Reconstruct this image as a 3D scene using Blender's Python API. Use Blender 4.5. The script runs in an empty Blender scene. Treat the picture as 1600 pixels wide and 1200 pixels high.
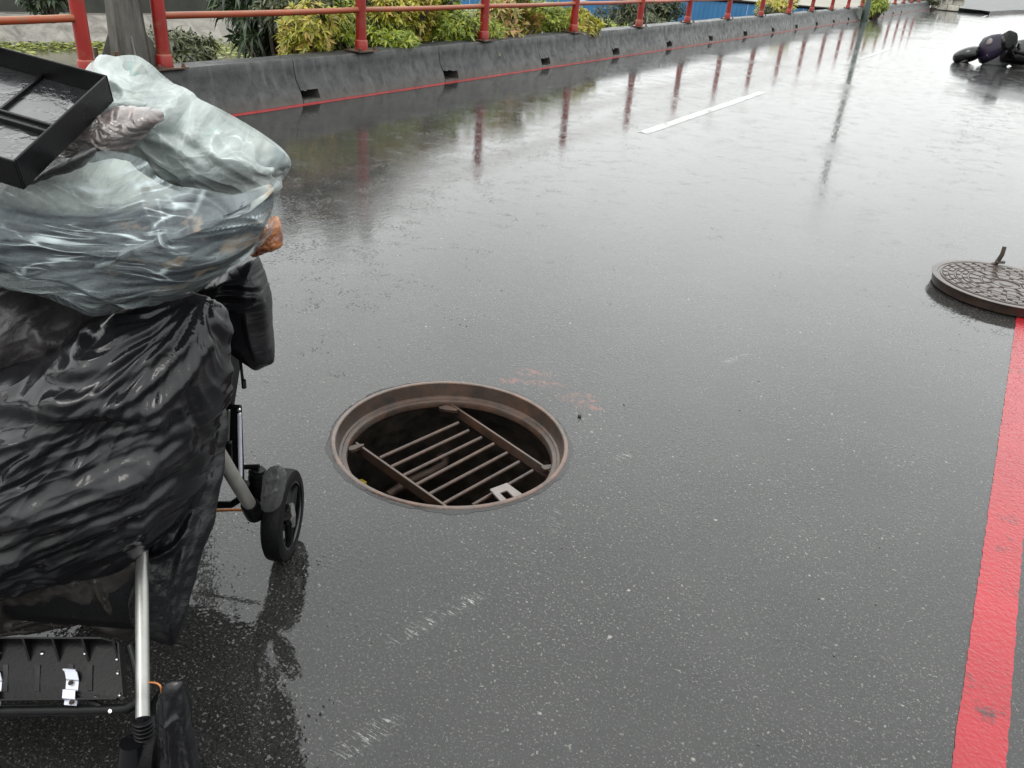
import bpy, bmesh, math, random
import numpy as np
from mathutils import Vector, Matrix

random.seed(7)
RNG = np.random.default_rng(11)
SC = bpy.context.scene
COL = SC.collection
R = math.radians

# ------------------------------------------------------------------ camera
THETA, PITCH, ROLL, FPX, CAM_H = 29.3, 28.27, 4.6, 1272.0, 1.478
# photo frame "C": x right of the photographer, y ahead of him, z up; the world has the road along +Y
_ct, _st = math.cos(R(THETA)), math.sin(R(THETA))
def W(p):
    return Vector((p[0]*_ct - p[1]*_st, p[0]*_st + p[1]*_ct, p[2]))
_p, _r = R(PITCH), R(ROLL)
_fw = np.array([0, math.cos(_p), -math.sin(_p)])
_rt0 = np.array([1.0, 0, 0]); _up0 = np.cross(_rt0, _fw)
_rt = math.cos(_r)*_rt0 + math.sin(_r)*_up0
_up = -math.sin(_r)*_rt0 + math.cos(_r)*_up0
cam_d = bpy.data.cameras.new('camera')
cam = bpy.data.objects.new('camera', cam_d); COL.objects.link(cam)
cam_d.sensor_width = 36; cam_d.lens = 36*FPX/1600
cam_d.clip_start = 0.02; cam_d.clip_end = 3000
m3 = Matrix((W(_rt), W(_up), W(-_fw))).transposed()
cam.matrix_world = Matrix.Translation((0, 0, CAM_H)) @ m3.to_4x4()
SC.camera = cam
def ray(px, py):
    return _fw + ((px-800)/FPX)*_rt - ((py-600)/FPX)*_up
def at_y(px, py, y):            # point of the sight line at distance y ahead (frame C)
    d = ray(px, py); return np.array([0, 0, CAM_H]) + d*(y/d[1])
def at_z(px, py, z):            # ... at height z (frame C)
    d = ray(px, py); return np.array([0, 0, CAM_H]) + d*((z-CAM_H)/d[2])

# ------------------------------------------------------------------ world, sun, exposure
SUN_EL, SUN_AZ = 58.0, 200.0
world = bpy.data.worlds.new('World'); SC.world = world
world.use_nodes = True
wn, wl = world.node_tree.nodes, world.node_tree.links
wn.clear()
wo = wn.new('ShaderNodeOutputWorld'); bg = wn.new('ShaderNodeBackground')
sky = wn.new('ShaderNodeTexSky'); sky.sky_type = 'NISHITA'; sky.sun_disc = False
sky.sun_elevation = R(SUN_EL); sky.sun_rotation = R(SUN_AZ)
sky.air_density = 1.5; sky.dust_density = 5.0
tc = wn.new('ShaderNodeTexCoord')
sep = wn.new('ShaderNodeSeparateXYZ'); wl.new(tc.outputs['Generated'], sep.inputs[0])
mr = wn.new('ShaderNodeMapRange'); mr.inputs[1].default_value = 0.0; mr.inputs[2].default_value = 1.0
mr.inputs[3].default_value = 4.8; mr.inputs[4].default_value = 13.5   # overcast: brighter overhead than at the horizon
sq = wn.new('ShaderNodeMath'); sq.operation = 'POWER'; sq.inputs[1].default_value = .5; sq.use_clamp = True
wl.new(sep.outputs[2], sq.inputs[0]); wl.new(sq.outputs[0], mr.inputs[0])
nz = wn.new('ShaderNodeTexNoise'); nz.inputs['Scale'].default_value = 2.2; nz.inputs['Detail'].default_value = 4
wl.new(tc.outputs['Generated'], nz.inputs['Vector'])
mr2 = wn.new('ShaderNodeMapRange'); mr2.inputs[1].default_value = .3; mr2.inputs[2].default_value = .7
mr2.inputs[3].default_value = .88; mr2.inputs[4].default_value = 1.1
wl.new(nz.outputs[0], mr2.inputs[0])
mu = wn.new('ShaderNodeMath'); mu.operation = 'MULTIPLY'
wl.new(mr.outputs[0], mu.inputs[0]); wl.new(mr2.outputs[0], mu.inputs[1])
cc = wn.new('ShaderNodeVectorMath'); cc.operation = 'SCALE'; cc.inputs[0].default_value = (0.975, 1.0, 0.985)
wl.new(mu.outputs[0], cc.inputs['Scale'])
mx = wn.new('ShaderNodeMix'); mx.data_type = 'RGBA'; mx.inputs[0].default_value = .92
wl.new(sky.outputs[0], mx.inputs[6]); wl.new(cc.outputs[0], mx.inputs[7])
wl.new(mx.outputs[2], bg.inputs['Color']); bg.inputs['Strength'].default_value = 0.1
wl.new(bg.outputs[0], wo.inputs[0])
sun_d = bpy.data.lights.new('sun', 'SUN'); sun_d.energy = 0.5; sun_d.angle = R(25); sun_d.color = (1, .97, .93)
sun = bpy.data.objects.new('sun', sun_d); COL.objects.link(sun)
sun.rotation_euler = (R(90-SUN_EL), 0, R(180-SUN_AZ))
SC.view_settings.view_transform = 'Standard'; SC.view_settings.look = 'None'
SC.view_settings.gamma = 1.0; SC.view_settings.use_curve_mapping = False
SC.view_settings.exposure = 1.3
SC.render.engine = 'CYCLES'
SC.cycles.use_denoising = True
SC.cycles.max_bounces = 8; SC.cycles.transparent_max_bounces = 12
SC.cycles.caustics_reflective = False; SC.cycles.caustics_refractive = False

# ------------------------------------------------------------------ materials
class NT:
    def __init__(s, name):
        s.m = bpy.data.materials.new(name); s.m.use_nodes = True
        s.n, s.l = s.m.node_tree.nodes, s.m.node_tree.links
        s.b = s.n['Principled BSDF']; s.out = s.n['Material Output']
    def new(s, t, **kw):
        o = s.n.new(t)
        for k, v in kw.items(): setattr(o, k, v)
        return o
    def link(s, a, b): s.l.new(a, b)
    def coord(s, kind='Object'): return s.new('ShaderNodeTexCoord').outputs[kind]
    def noise(s, vec, scale, detail=4, rough=.55, dist=0):
        o = s.new('ShaderNodeTexNoise'); o.inputs['Scale'].default_value = scale
        o.inputs['Detail'].default_value = detail; o.inputs['Roughness'].default_value = rough
        o.inputs['Distortion'].default_value = dist
        s.link(vec, o.inputs['Vector']); return o.outputs[0]
    def vor(s, vec, scale, out='Distance', feature='F1'):
        o = s.new('ShaderNodeTexVoronoi', feature=feature); o.inputs['Scale'].default_value = scale
        s.link(vec, o.inputs['Vector']); return o.outputs[out]
    def mapr(s, v, a, b, c, d, smooth=False):
        o = s.new('ShaderNodeMapRange')
        if smooth: o.interpolation_type = 'SMOOTHSTEP'
        for i, q in enumerate((a, b, c, d)): o.inputs[i+1].default_value = q
        s.link(v, o.inputs[0]); return o.outputs[0]
    def math(s, op, a, b=None):
        o = s.new('ShaderNodeMath', operation=op)
        for i, q in enumerate((a, b)):
            if q is None: continue
            if isinstance(q, (int, float)): o.inputs[i].default_value = q
            else: s.link(q, o.inputs[i])
        return o.outputs[0]
    def mix(s, f, a, b):
        o = s.new('ShaderNodeMix', data_type='RGBA')
        for i, q in ((0, f), (6, a), (7, b)):
            if isinstance(q, (int, float)): o.inputs[i].default_value = q
            elif isinstance(q, tuple): o.inputs[i].default_value = (*q, 1) if len(q) == 3 else q
            else: s.link(q, o.inputs[i])
        return o.outputs[2]
    def mapping(s, vec, scale=(1, 1, 1), rot=(0, 0, 0)):
        o = s.new('ShaderNodeMapping'); o.inputs['Scale'].default_value = scale; o.inputs['Rotation'].default_value = rot
        s.link(vec, o.inputs[0]); return o.outputs[0]
    def bump(s, h, strength, dist, normal=None):
        o = s.new('ShaderNodeBump'); o.inputs['Strength'].default_value = 1.0 if not isinstance(strength, (int, float)) else strength
        if not isinstance(strength, (int, float)): s.link(strength, o.inputs['Strength'])
        o.inputs['Distance'].default_value = dist; s.link(h, o.inputs['Height'])
        if normal is not None: s.link(normal, o.inputs['Normal'])
        return o.outputs[0]
    def set(s, **kw):
        for k, v in kw.items():
            k = k.replace('_', ' ')
            i = s.b.inputs[k]
            if isinstance(v, (int, float)): i.default_value = v
            elif isinstance(v, tuple): i.default_value = (*v, 1) if len(v) == 3 else v
            else: s.link(v, i)
        return s

def simple(name, col, rough=.5, metal=0.0, var=.25, vs=12.0, bump=0.0, bs=60.0, spec=.5, coat=0.0):
    t = NT(name); c = t.coord('Object')
    n = t.noise(c, vs, 5)
    dark = tuple(x*(1-var) for x in col); lite = tuple(min(1, x*(1+var)) for x in col)
    t.set(Base_Color=t.mix(t.mapr(n, .3, .7, 0, 1), dark, lite), Metallic=metal,
          Roughness=t.mapr(n, .3, .7, max(.02, rough*.8), min(1, rough*1.2)), Specular_IOR_Level=spec, Coat_Weight=coat)
    if coat: t.set(Coat_Roughness=.08)
    if bump: t.set(Normal=t.bump(t.noise(c, bs, 5), bump, .004))
    return t.m

def wet_asphalt(name):
    t = NT(name); c = t.coord('Object')
    stones = t.vor(c, 95.0); cellc = t.vor(c, 95.0, 'Color')
    sx = t.new('ShaderNodeSeparateColor'); t.link(cellc, sx.inputs[0])
    big = t.vor(c, 34.0); bigc = t.vor(c, 34.0, 'Color')
    bx_ = t.new('ShaderNodeSeparateColor'); t.link(bigc, bx_.inputs[0])
    large = t.noise(c, .55, 4); mid = t.noise(c, 3.2, 5); fine = t.noise(c, 260.0, 3)
    # binder and stones
    tone = t.mix(t.mapr(mid, .3, .7, 0, 1), (.006, .006, .0057), (.012, .0118, .0112))
    patchy = t.noise(c, 1.7, 5, .65)
    g1 = t.mapr(t.noise(c, 150, 2, .5), .60, .68, 0, 1); g2 = t.mapr(t.noise(c, 75, 2, .6), .645, .70, 0, 1); g3 = t.mapr(t.noise(c, 330, 2, .5), .66, .72, 0, 1)
    colr = t.mix(t.math('MULTIPLY', g1, t.mapr(patchy, .35, .65, .35, 1)), tone, (.085, .082, .076))
    colr = t.mix(t.math('MULTIPLY', g2, t.mapr(patchy, .4, .6, .3, 1)), colr, (.13, .125, .113))
    colr = t.mix(t.math('MULTIPLY', g3, .7), colr, (.26, .25, .235))
    sel2 = t.math('MULTIPLY', t.mapr(bx_.outputs[0], .985, .988, 0, 1), t.mapr(t.math('ADD', big, t.math('MULTIPLY', t.noise(c, 90, 3), .5)), .36, .44, 1, 0))
    colr = t.mix(t.math('MULTIPLY', sel2, .8), colr, t.mix(bx_.outputs[1], (.09, .085, .08), (.24, .225, .2)))
    # scuffs of old white paint near the manhole, and orange marking-paint remains
    def patch(px, py, sx_, sy_, rot):
        g = W(at_z(px, py, 0))
        o = t.new('ShaderNodeMapping', vector_type='TEXTURE')
        o.inputs['Location'].default_value = (g.x, g.y, 0); o.inputs['Rotation'].default_value = (0, 0, R(rot)); o.inputs['Scale'].default_value = (sx_, sy_, 1)
        t.link(c, o.inputs[0])
        l = t.new('ShaderNodeVectorMath', operation='LENGTH'); t.link(o.outputs[0], l.inputs[0])
        return t.mapr(l.outputs['Value'], .35, 1.0, 1, 0)
    scr = t.noise(t.mapping(c, (14, 120, 1), (0, 0, R(-40))), 1.0, 4, .7, 1.5)
    wmask = None
    for a in ((866, 815, .03, .07, 20), (660, 975, .14, .03, 75), (730, 940, .10, .025, 75), (575, 1150, .10, .04, 75), (970, 715, .05, .02, 60), (1150, 560, .12, .02, 70)):
        q = patch(*a); wmask = q if wmask is None else t.math('MAXIMUM', wmask, q)
    wm = t.math('MULTIPLY', t.math('MULTIPLY', t.mapr(wmask, 0, .8, 0, 1), t.mapr(scr, .55, .72, 0, 1)), t.mapr(t.noise(c, 110, 4, .7), .38, .5, 0, 1))
    colr = t.mix(t.math('MULTIPLY', wm, .85), colr, (.40, .40, .39))
    om = None
    for a in ((800, 595, .07, .03, 40), (835, 583, .09, .04, 30), (850, 600, .10, .03, 30), (905, 622, .09, .05, 30), (920, 636, .06, .03, 30), (840, 690, .03, .02, 30)):
        q = patch(*a); om = q if om is None else t.math('MAXIMUM', om, q)
    om = t.math('MULTIPLY', t.mapr(om, 0, .5, 0, 1), t.mapr(t.noise(c, 38, 6, .75), .48, .66, 0, 1))
    colr = t.mix(t.math('MULTIPLY', om, .75), colr, (.17, .05, .03))
    # relief: stones stand out of the water film, less so where the film is thick
    wet = t.mapr(t.math('ADD', large, t.math('MULTIPLY', mid, .35)), .47, .70, 0, 1, True)
    hs = t.math('SUBTRACT', t.mapr(stones, 0, .6, 1, 0), t.math('MULTIPLY', fine, .35))
    rough_amt = t.mapr(wet, 0, 1, .34, .06)
    base_n = t.bump(hs, .8, .004)
    h2 = t.math('ADD', t.math('ADD', t.noise(c, 60, 3), t.math('MULTIPLY', t.noise(c, 190, 2), .45)), t.math('MULTIPLY', t.mapr(stones, 0, .6, 1, 0), .35))
    film = t.bump(h2, rough_amt, .0022)
    peb = t.mapr(t.vor(c, 62.0), .05, .45, 1, 0)
    film = t.bump(peb, t.mapr(t.noise(c, 5.5, 5, .7), .47, .66, .02, .55), .0024, film)
    film = t.bump(t.noise(t.mapping(c, (1, .6, 1)), 22.0, 3), .075, .008, film)
    film = t.bump(large, .12, .03, film)
    t.set(Base_Color=colr, Roughness=.6, Normal=base_n, Specular_IOR_Level=.08,
          Coat_Weight=1.0, Coat_IOR=1.43, Coat_Normal=film,
          Coat_Roughness=t.mapr(wet, 0, 1, .07, .02))
    return t.m

def wet_paint(name, col, wear_lo=.5, wear_hi=.56):
    t = NT(name); c = t.coord('Object')
    stones = t.vor(c, 95.0)
    mid = t.noise(c, 5.0, 5, .65); big = t.noise(c, 1.3, 4)
    tone = t.mix(t.mapr(big, .35, .65, 0, 1), tuple(x*.8 for x in col), tuple(min(1, x*1.1) for x in col))
    wearm = t.math('MULTIPLY', t.mapr(t.math('ADD', mid, t.math('MULTIPLY', t.noise(c, 60, 3), .25)), wear_lo+.19, wear_hi+.24, 0, 1), .9)
    pits = t.math('MULTIPLY', t.mapr(t.noise(c, 85, 4, .7), .60, .68, 0, 1), t.mapr(t.noise(c, 3.0, 3), .42, .62, .15, 1))
    colr = t.mix(t.math('MAXIMUM', wearm, t.math('MULTIPLY', pits, .75)), tone, (.02, .016, .016))
    h2 = t.math('ADD', t.noise(c, 60, 3), t.math('MULTIPLY', t.mapr(stones, 0, .6, 1, 0), .3))
    film = t.bump(h2, .9, .0042)
    t.set(Base_Color=colr, Roughness=.45, Normal=film, Specular_IOR_Level=.05, Coat_Weight=1, Coat_IOR=1.36, Coat_Roughness=.10, Coat_Normal=film)
    return t.m

def wet_concrete(name):
    t = NT(name); c = t.coord('Object')
    n1 = t.noise(c, 1.4, 5); n2 = t.noise(c, 9, 6, .65); st = t.noise(t.mapping(c, (7, 7, .7)), 1.5, 5)
    base = t.mix(t.mapr(n1, .3, .7, 0, 1), (.024, .0255, .027), (.045, .0465, .0465))
    base = t.mix(t.mapr(n2, .45, .65, 0, .8), base, (.016, .017, .017))
    base = t.mix(t.mapr(st, .55, .75, 0, .65), base, (.085, .083, .079))
    sp = t.new('ShaderNodeSeparateXYZ'); t.link(c, sp.inputs[0])
    mud = t.math('MULTIPLY', t.mapr(t.math('ADD', sp.outputs[2], t.math('MULTIPLY', n2, .08)), .05, .17, 1, 0), .55)
    base = t.mix(mud, base, (.085, .077, .066))
    pits = t.mapr(t.vor(c, 55), .05, .14, 0, 1)
    h = t.math('ADD', t.noise(c, 70, 5), t.math('MULTIPLY', pits, .6))
    t.set(Base_Color=base, Roughness=t.mapr(n2, .3, .7, .28, .6), Normal=t.bump(h, .5, .004), Specular_IOR_Level=.25)
    return t.m

def painted_steel(name, col, rust=.5):
    t = NT(name); c = t.coord('Object')
    n = t.noise(c, 5, 6, .65); n2 = t.noise(c, 2.0, 4); f = t.noise(c, 90, 4)
    base = t.mix(t.mapr(n2, .3, .7, 0, 1), tuple(x*.75 for x in col), tuple(min(1, x*1.15) for x in col))
    base = t.mix(t.mapr(n, rust+.1, rust+.22, 0, .8), base, (.16, .06, .03))
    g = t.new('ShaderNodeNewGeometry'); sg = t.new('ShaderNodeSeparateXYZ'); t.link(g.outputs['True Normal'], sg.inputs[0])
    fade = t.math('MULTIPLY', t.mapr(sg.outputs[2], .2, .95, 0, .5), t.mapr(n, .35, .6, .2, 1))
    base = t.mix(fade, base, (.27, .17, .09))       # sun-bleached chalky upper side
    t.set(Base_Color=base, Roughness=t.mapr(n, .3, .7, .3, .55), Normal=t.bump(f, .25, .002), Specular_IOR_Level=.35)
    return t.m

def rusty_iron(name, wetcoat=.6, tone=1.0):
    t = NT(name); c = t.coord('Object')
    n = t.noise(c, 14, 6, .7); f = t.noise(c, 120, 5, .7); n2 = t.noise(c, 4, 4)
    base = t.mix(t.mapr(n, .35, .65, 0, 1), (.018*tone, .011*tone, .008*tone), (.075*tone, .036*tone, .020*tone))
    base = t.mix(t.mapr(n2, .5, .75, 0, .6), base, (.065*tone, .056*tone, .050*tone))
    t.set(Base_Color=base, Roughness=t.mapr(f, .3, .7, .35, .75), Metallic=.25, Normal=t.bump(f, .6, .002), Coat_Weight=wetcoat, Coat_Roughness=.2, Coat_IOR=1.33)
    return t.m

def film_mat(name, col, alpha_lo, alpha_hi, stretch=(1, 1, 1), scale=8.0, rough=.28, wr=220.0):
    """thin milky polythene: clear where it clings to wet contents, milky where air lies behind it"""
    t = NT(name); c = t.coord('UV')
    n = t.noise(t.mapping(c, stretch), scale, 5, .6)
    ca = t.new('ShaderNodeAttribute', attribute_name='crease'); cz = ca.outputs['Fac']     # film lies double in its creases
    d = t.vor(t.coord('Object'), wr)
    fine = t.noise(t.mapping(c, tuple(x*3 for x in stretch)), scale*3, 5, .6)
    t.set(Base_Color=t.mix(cz, col, tuple(min(1, x*1.7) for x in col)), Roughness=rough, Specular_IOR_Level=.5,
          Normal=t.bump(t.math('ADD', fine, t.math('MULTIPLY', t.mapr(d, .1, .25, 1, 0), .12)), .5, .006),
          Alpha=t.math('MAXIMUM', t.mapr(n, .34, .66, alpha_lo, alpha_hi), t.mapr(cz, .05, .9, 0, .9)))
    tr = t.new('ShaderNodeBsdfTranslucent'); tr.inputs[0].default_value = (*col, 1)
    ms = t.new('ShaderNodeMixShader'); ms.inputs[0].default_value = .0
    return t.m

def black_plastic(name, col=(.006, .006, .007), rough=.22, stretch=(1, 1, 1), scale=10, bump=.5, dist=.006, milky=0.0):
    t = NT(name); c = t.coord('UV'); o = t.coord('Object')
    fine = t.noise(t.mapping(c, stretch), scale, 6, .62, .4)
    drops = t.mapr(t.vor(o, 130), .12, .26, 1, 0)
    dsel = t.mapr(t.noise(o, 14, 2), .52, .62, 0, .22)
    h = t.math('ADD', fine, t.math('MULTIPLY', drops, dsel))
    base = t.mix(t.mapr(t.noise(c, 3, 4), .35, .7, 0, 1), col, tuple(x*1.8+milky for x in col))
    t.set(Base_Color=base, Roughness=t.mapr(t.noise(c, 5, 4), .3, .7, rough*.75, rough*1.3), Specular_IOR_Level=.3,
          Normal=t.bump(h, bump, dist))
    return t.m

def leaf_mat(name, ramp):
    t = NT(name)
    g = t.new('ShaderNodeNewGeometry')
    cr = t.new('ShaderNodeValToRGB'); cr.color_ramp.elements[0].position = 0
    el = cr.color_ramp.elements
    for i, (p, c) in enumerate(ramp):
        e = el[i] if i < 2 else el.new(p)
        e.position = p; e.color = (*c, 1)
    t.link(g.outputs['Random Per Island'], cr.inputs[0])
    t.set(Base_Color=cr.outputs[0], Roughness=.32, Specular_IOR_Level=.5)
    tr = t.new('ShaderNodeBsdfTranslucent'); t.link(cr.outputs[0], tr.inputs[0])
    ms = t.new('ShaderNodeMixShader'); ms.inputs[0].default_value = .28
    t.link(t.b.outputs[0], ms.inputs[1]); t.link(tr.outputs[0], ms.inputs[2]); t.link(ms.outputs[0], t.out.inputs[0])
    return t.m

M = {}
M['asphalt'] = wet_asphalt('wet_asphalt')
M['red_line'] = wet_paint('red_road_paint', (.235, .007, .013))
M['red_line_old'] = wet_paint('old_red_road_paint', (.30, .018, .022), .5, .6)
M['white_line'] = wet_paint('white_road_paint', (.36, .36, .355))
M['concrete'] = wet_concrete('wet_concrete')
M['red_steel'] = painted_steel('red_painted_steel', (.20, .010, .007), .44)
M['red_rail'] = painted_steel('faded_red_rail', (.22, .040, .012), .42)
M['rust_plate'] = rusty_iron('rusty_plate', .3, 1.3)
M['iron'] = rusty_iron('wet_cast_iron', .6, .55)
M['iron_rim'] = rusty_iron('worn_iron_rim', .4, .65)
M['rust_bar'] = rusty_iron('rusty_bar', .6, .85)
M['black'] = simple('black_hole', (.004, .004, .004), .8)
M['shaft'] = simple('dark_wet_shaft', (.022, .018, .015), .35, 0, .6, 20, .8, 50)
M['dark_water'] = simple('sewer_water', (.006, .006, .006), .08)
M['white_plate'] = simple('pale_steel_plate', (.14, .12, .112), .45, .1, .2, 30)
M['pole'] = None
M['green_pole'] = simple('dark_green_pole', (.012, .028, .02), .4)
M['tyre'] = simple('black_rubber', (.004, .004, .004), .5, 0, .3, 30, .3, 120, .12)
M['plastic'] = simple('black_moulded_plastic', (.005, .005, .0055), .3, 0, .3, 20, .1, 160, .1)
M['gloss'] = simple('gloss_black', (.004, .004, .005), .1, spec=.45)
M['silver'] = simple('silver_tube', (.24, .24, .23), .38, .8, .3, 9)
M['grey_tube'] = simple('grey_tube', (.30, .29, .27), .35, .5, .2, 18)
M['white_plastic'] = simple('white_plastic', (.36, .37, .42), .35, 0, .1)
M['steel'] = simple('bright_screw', (.7, .7, .7), .2, 1.0, .05)
M['orange'] = simple('rusty_orange_rod', (.30, .11, .03), .45, .2, .4, 30)
M['fabric'] = simple('dark_fabric', (.005, .005, .006), .6, 0, .35, 25, .5, 260, .2)

# ------------------------------------------------------------------ mesh helpers
class MB:
    def __init__(s): s.v, s.f = [], []
    def add(s, v, f):
        o = len(s.v); s.v += [tuple(x) for x in v]; s.f += [tuple(i+o for i in q) for q in f]; return s
    def box(s, c, d, rot=None):
        x, y, z = d[0]/2, d[1]/2, d[2]/2
        vs = [Vector((i*x, j*y, k*z)) for i in (-1, 1) for j in (-1, 1) for k in (-1, 1)]
        if rot is not None: vs = [rot @ q for q in vs]
        c = Vector(c)
        return s.add([q+c for q in vs], [(0, 1, 3, 2), (4, 6, 7, 5), (0, 4, 5, 1), (2, 3, 7, 6), (0, 2, 6, 4), (1, 5, 7, 3)])
    def tube(s, pts, r, n=12, cap=True):
        pts = [Vector(p) for p in pts]; rs = r if isinstance(r, (list, tuple)) else [r]*len(pts)
        rings = []; prev = None
        for i, p in enumerate(pts):
            d = (pts[min(i+1, len(pts)-1)]-pts[max(i-1, 0)]).normalized()
            if prev is None:
                a = d.orthogonal().normalized()
            else:
                a = (prev - d*prev.dot(d))
                a = a.normalized() if a.length > 1e-6 else d.orthogonal().normalized()
            prev = a; b = d.cross(a)
            rings.append([p + (a*math.cos(t)+b*math.sin(t))*rs[i] for t in [2*math.pi*k/n for k in range(n)]])
        v = [q for g in rings for q in g]; f = []
        for i in range(len(rings)-1):
            for k in range(n): f.append((i*n+k, i*n+(k+1) % n, (i+1)*n+(k+1) % n, (i+1)*n+k))
        if cap: f.append(tuple(range(n))[::-1]); f.append(tuple(range((len(rings)-1)*n, len(rings)*n)))
        return s.add(v, f)
    def lathe(s, prof, n=48, M4=None, close=False):
        """prof: (radius, height) pairs round the local z axis"""
        v = []; f = []; m = len(prof)
        for k in range(n):
            t = 2*math.pi*k/n
            for r, h in prof:
                q = Vector((r*math.cos(t), r*math.sin(t), h)); v.append(M4 @ q if M4 else q)
        for k in range(n):
            k2 = (k+1) % n
            for i in range(m if close else m-1):
                j = (i+1) % m
                f.append((k*m+i, k2*m+i, k2*m+j, k*m+j))
        return s.add(v, f)
    def loft(s, secs, n=20, p=2.6):
        """secs: (x, y0, z0, ry, rz) superellipse sections along x"""
        v = []
        for (x, y0, z0, ry, rz) in secs:
            for k in range(n):
                t = 2*math.pi*k/n; c, d = math.cos(t), math.sin(t)
                v.append((x, y0+ry*math.copysign(abs(c)**(2/p), c), z0+rz*math.copysign(abs(d)**(2/p), d)))
        f = []
        for i in range(len(secs)-1):
            for k in range(n): f.append((i*n+k, i*n+(k+1) % n, (i+1)*n+(k+1) % n, (i+1)*n+k))
        f.append(tuple(range(n))[::-1]); f.append(tuple(range((len(secs)-1)*n, len(secs)*n)))
        return s.add(v, f)
    def xf(s, fn): s.v = [tuple(fn(q)) for q in s.v]; return s
    def build(s, name, mat, parent=None, smooth=False, bevel=0.0, seg=2, angle=None):
        me = bpy.data.meshes.new(name); me.from_pydata(s.v, [], s.f); me.update()
        bm = bmesh.new(); bm.from_mesh(me); bmesh.ops.recalc_face_normals(bm, faces=bm.faces); bm.to_mesh(me); bm.free()
        return link(name, me, mat, parent, smooth, bevel, seg)

def link(name, me, mat, parent=None, smooth=False, bevel=0.0, seg=2):
    if mat is not None and not me.materials: me.materials.append(mat)
    o = bpy.data.objects.new(name, me); COL.objects.link(o)
    if smooth:
        me.shade_smooth()
        try: me.set_sharp_from_angle(angle=R(40))
        except Exception: pass
    if bevel:
        b = o.modifiers.new('bevel', 'BEVEL'); b.width = bevel; b.segments = seg; b.limit_method = 'ANGLE'; b.angle_limit = R(40)
    if parent is not None: child(o, parent)
    return o
def child(o, parent):
    o.parent = parent
    o.matrix_parent_inverse = world_m(parent).inverted()
def world_m(o):
    m = o.matrix_basis.copy()
    return (world_m(o.parent) @ o.matrix_parent_inverse @ m) if o.parent else m
def tag(o, label, cat=None, group=None, kind=None):
    o['label'] = label
    if cat: o['category'] = cat
    if group: o['group'] = group
    if kind: o['kind'] = kind
    return o
def thing(name, loc, label, cat, group=None):
    o = bpy.data.objects.new(name, None); COL.objects.link(o); o.location = loc; o.empty_display_size = .1
    return tag(o, label, cat, group)
def struct(o, label):
    return tag(o, label, None, None, 'structure')
def place(proto_me, name, mat4, parent=None, mat=None):
    o = bpy.data.objects.new(name, proto_me); COL.objects.link(o); o.matrix_basis = mat4
    if parent is not None: child(o, parent)
    return o

# numpy gradient noise
_G = RNG.normal(size=(256, 256, 2)); _G /= np.linalg.norm(_G, axis=2, keepdims=True)
def gnoise(x, y):
    xi = np.floor(x).astype(int); yi = np.floor(y).astype(int); xf = x-xi; yf = y-yi
    u = xf**3*(xf*(xf*6-15)+10); v = yf**3*(yf*(yf*6-15)+10)
    def d(i, j):
        g = _G[(xi+i) % 256, (yi+j) % 256]; return g[..., 0]*(xf-i)+g[..., 1]*(yf-j)
    return ((d(0, 0)*(1-u)+d(1, 0)*u)*(1-v)+(d(0, 1)*(1-u)+d(1, 1)*u)*v)*1.5
def fbm(x, y, o=4, g=.5):
    s = 0; a = 1.0; t = 0
    for k in range(o): s = s+a*gnoise(x*2**k+17.3*k, y*2**k-9.1*k); t += a; a *= g
    return s/t
def ridged(x, y, o=3, g=.5):
    s = 0; a = 1.0; t = 0
    for k in range(o): s = s+a*(1-2*np.abs(gnoise(x*2**k+31.7*k, y*2**k+5.9*k))); t += a; a *= g
    return s/t
def crumple(x, y, cell, seed, ang=0.0, aniso=1.0, k=.35, edge=None):
    """envelope of shallow cones: sharp crests between smooth hollows, like creased sheet plastic (0..1)"""
    r = np.random.default_rng(seed); c, s_ = math.cos(ang), math.sin(ang)
    u = (x*c+y*s_)/cell/aniso; v = (-x*s_+y*c)/cell
    u0, u1, v0, v1 = u.min()-1, u.max()+1, v.min()-1, v.max()+1
    n = int((u1-u0)*(v1-v0)); pu = r.uniform(u0, u1, n); pv = r.uniform(v0, v1, n); h = r.uniform(0, .5, n); sl = r.uniform(.7, 1.3, n)
    d = np.full(x.shape, 9.0); e = np.full(x.shape, 9.0)
    for i in range(n):
        q = h[i]+sl[i]*np.sqrt((u-pu[i])**2+(v-pv[i])**2+k*k)
        e = np.where(q < d, d, np.minimum(e, q)); d = np.minimum(d, q)
    return (d, np.exp(-((e-d)/edge)**2)) if edge else d
def stroke(px, py, pts, wl, wr, amp, taper=True, sharp=1.0):
    """ridge along a polyline: wl/wr = widths on its left/right side (in px), peak amp"""
    best = np.full(px.shape, 1e9); side = np.zeros(px.shape); par = np.zeros(px.shape)
    pts = smooth_line(pts, 6)
    L = [0]
    for a, b in zip(pts[:-1], pts[1:]): L.append(L[-1]+math.hypot(b[0]-a[0], b[1]-a[1]))
    for i, (a, b) in enumerate(zip(pts[:-1], pts[1:])):
        dx, dy = b[0]-a[0], b[1]-a[1]; l2 = dx*dx+dy*dy+1e-9
        t = np.clip(((px-a[0])*dx+(py-a[1])*dy)/l2, 0, 1)
        ex, ey = px-a[0]-t*dx, py-a[1]-t*dy
        d = np.hypot(ex, ey); m = d < best
        best = np.where(m, d, best); side = np.where(m, dx*ey-dy*ex, side); par = np.where(m, (L[i]+t*math.sqrt(l2))/L[-1], par)
    w = np.where(side > 0, wr, wl)
    g = np.exp(-(best/w)**(2*sharp))
    if taper: g = g*np.clip(np.minimum(par, 1-par)*6, 0, 1)**.7
    return amp*g
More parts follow.
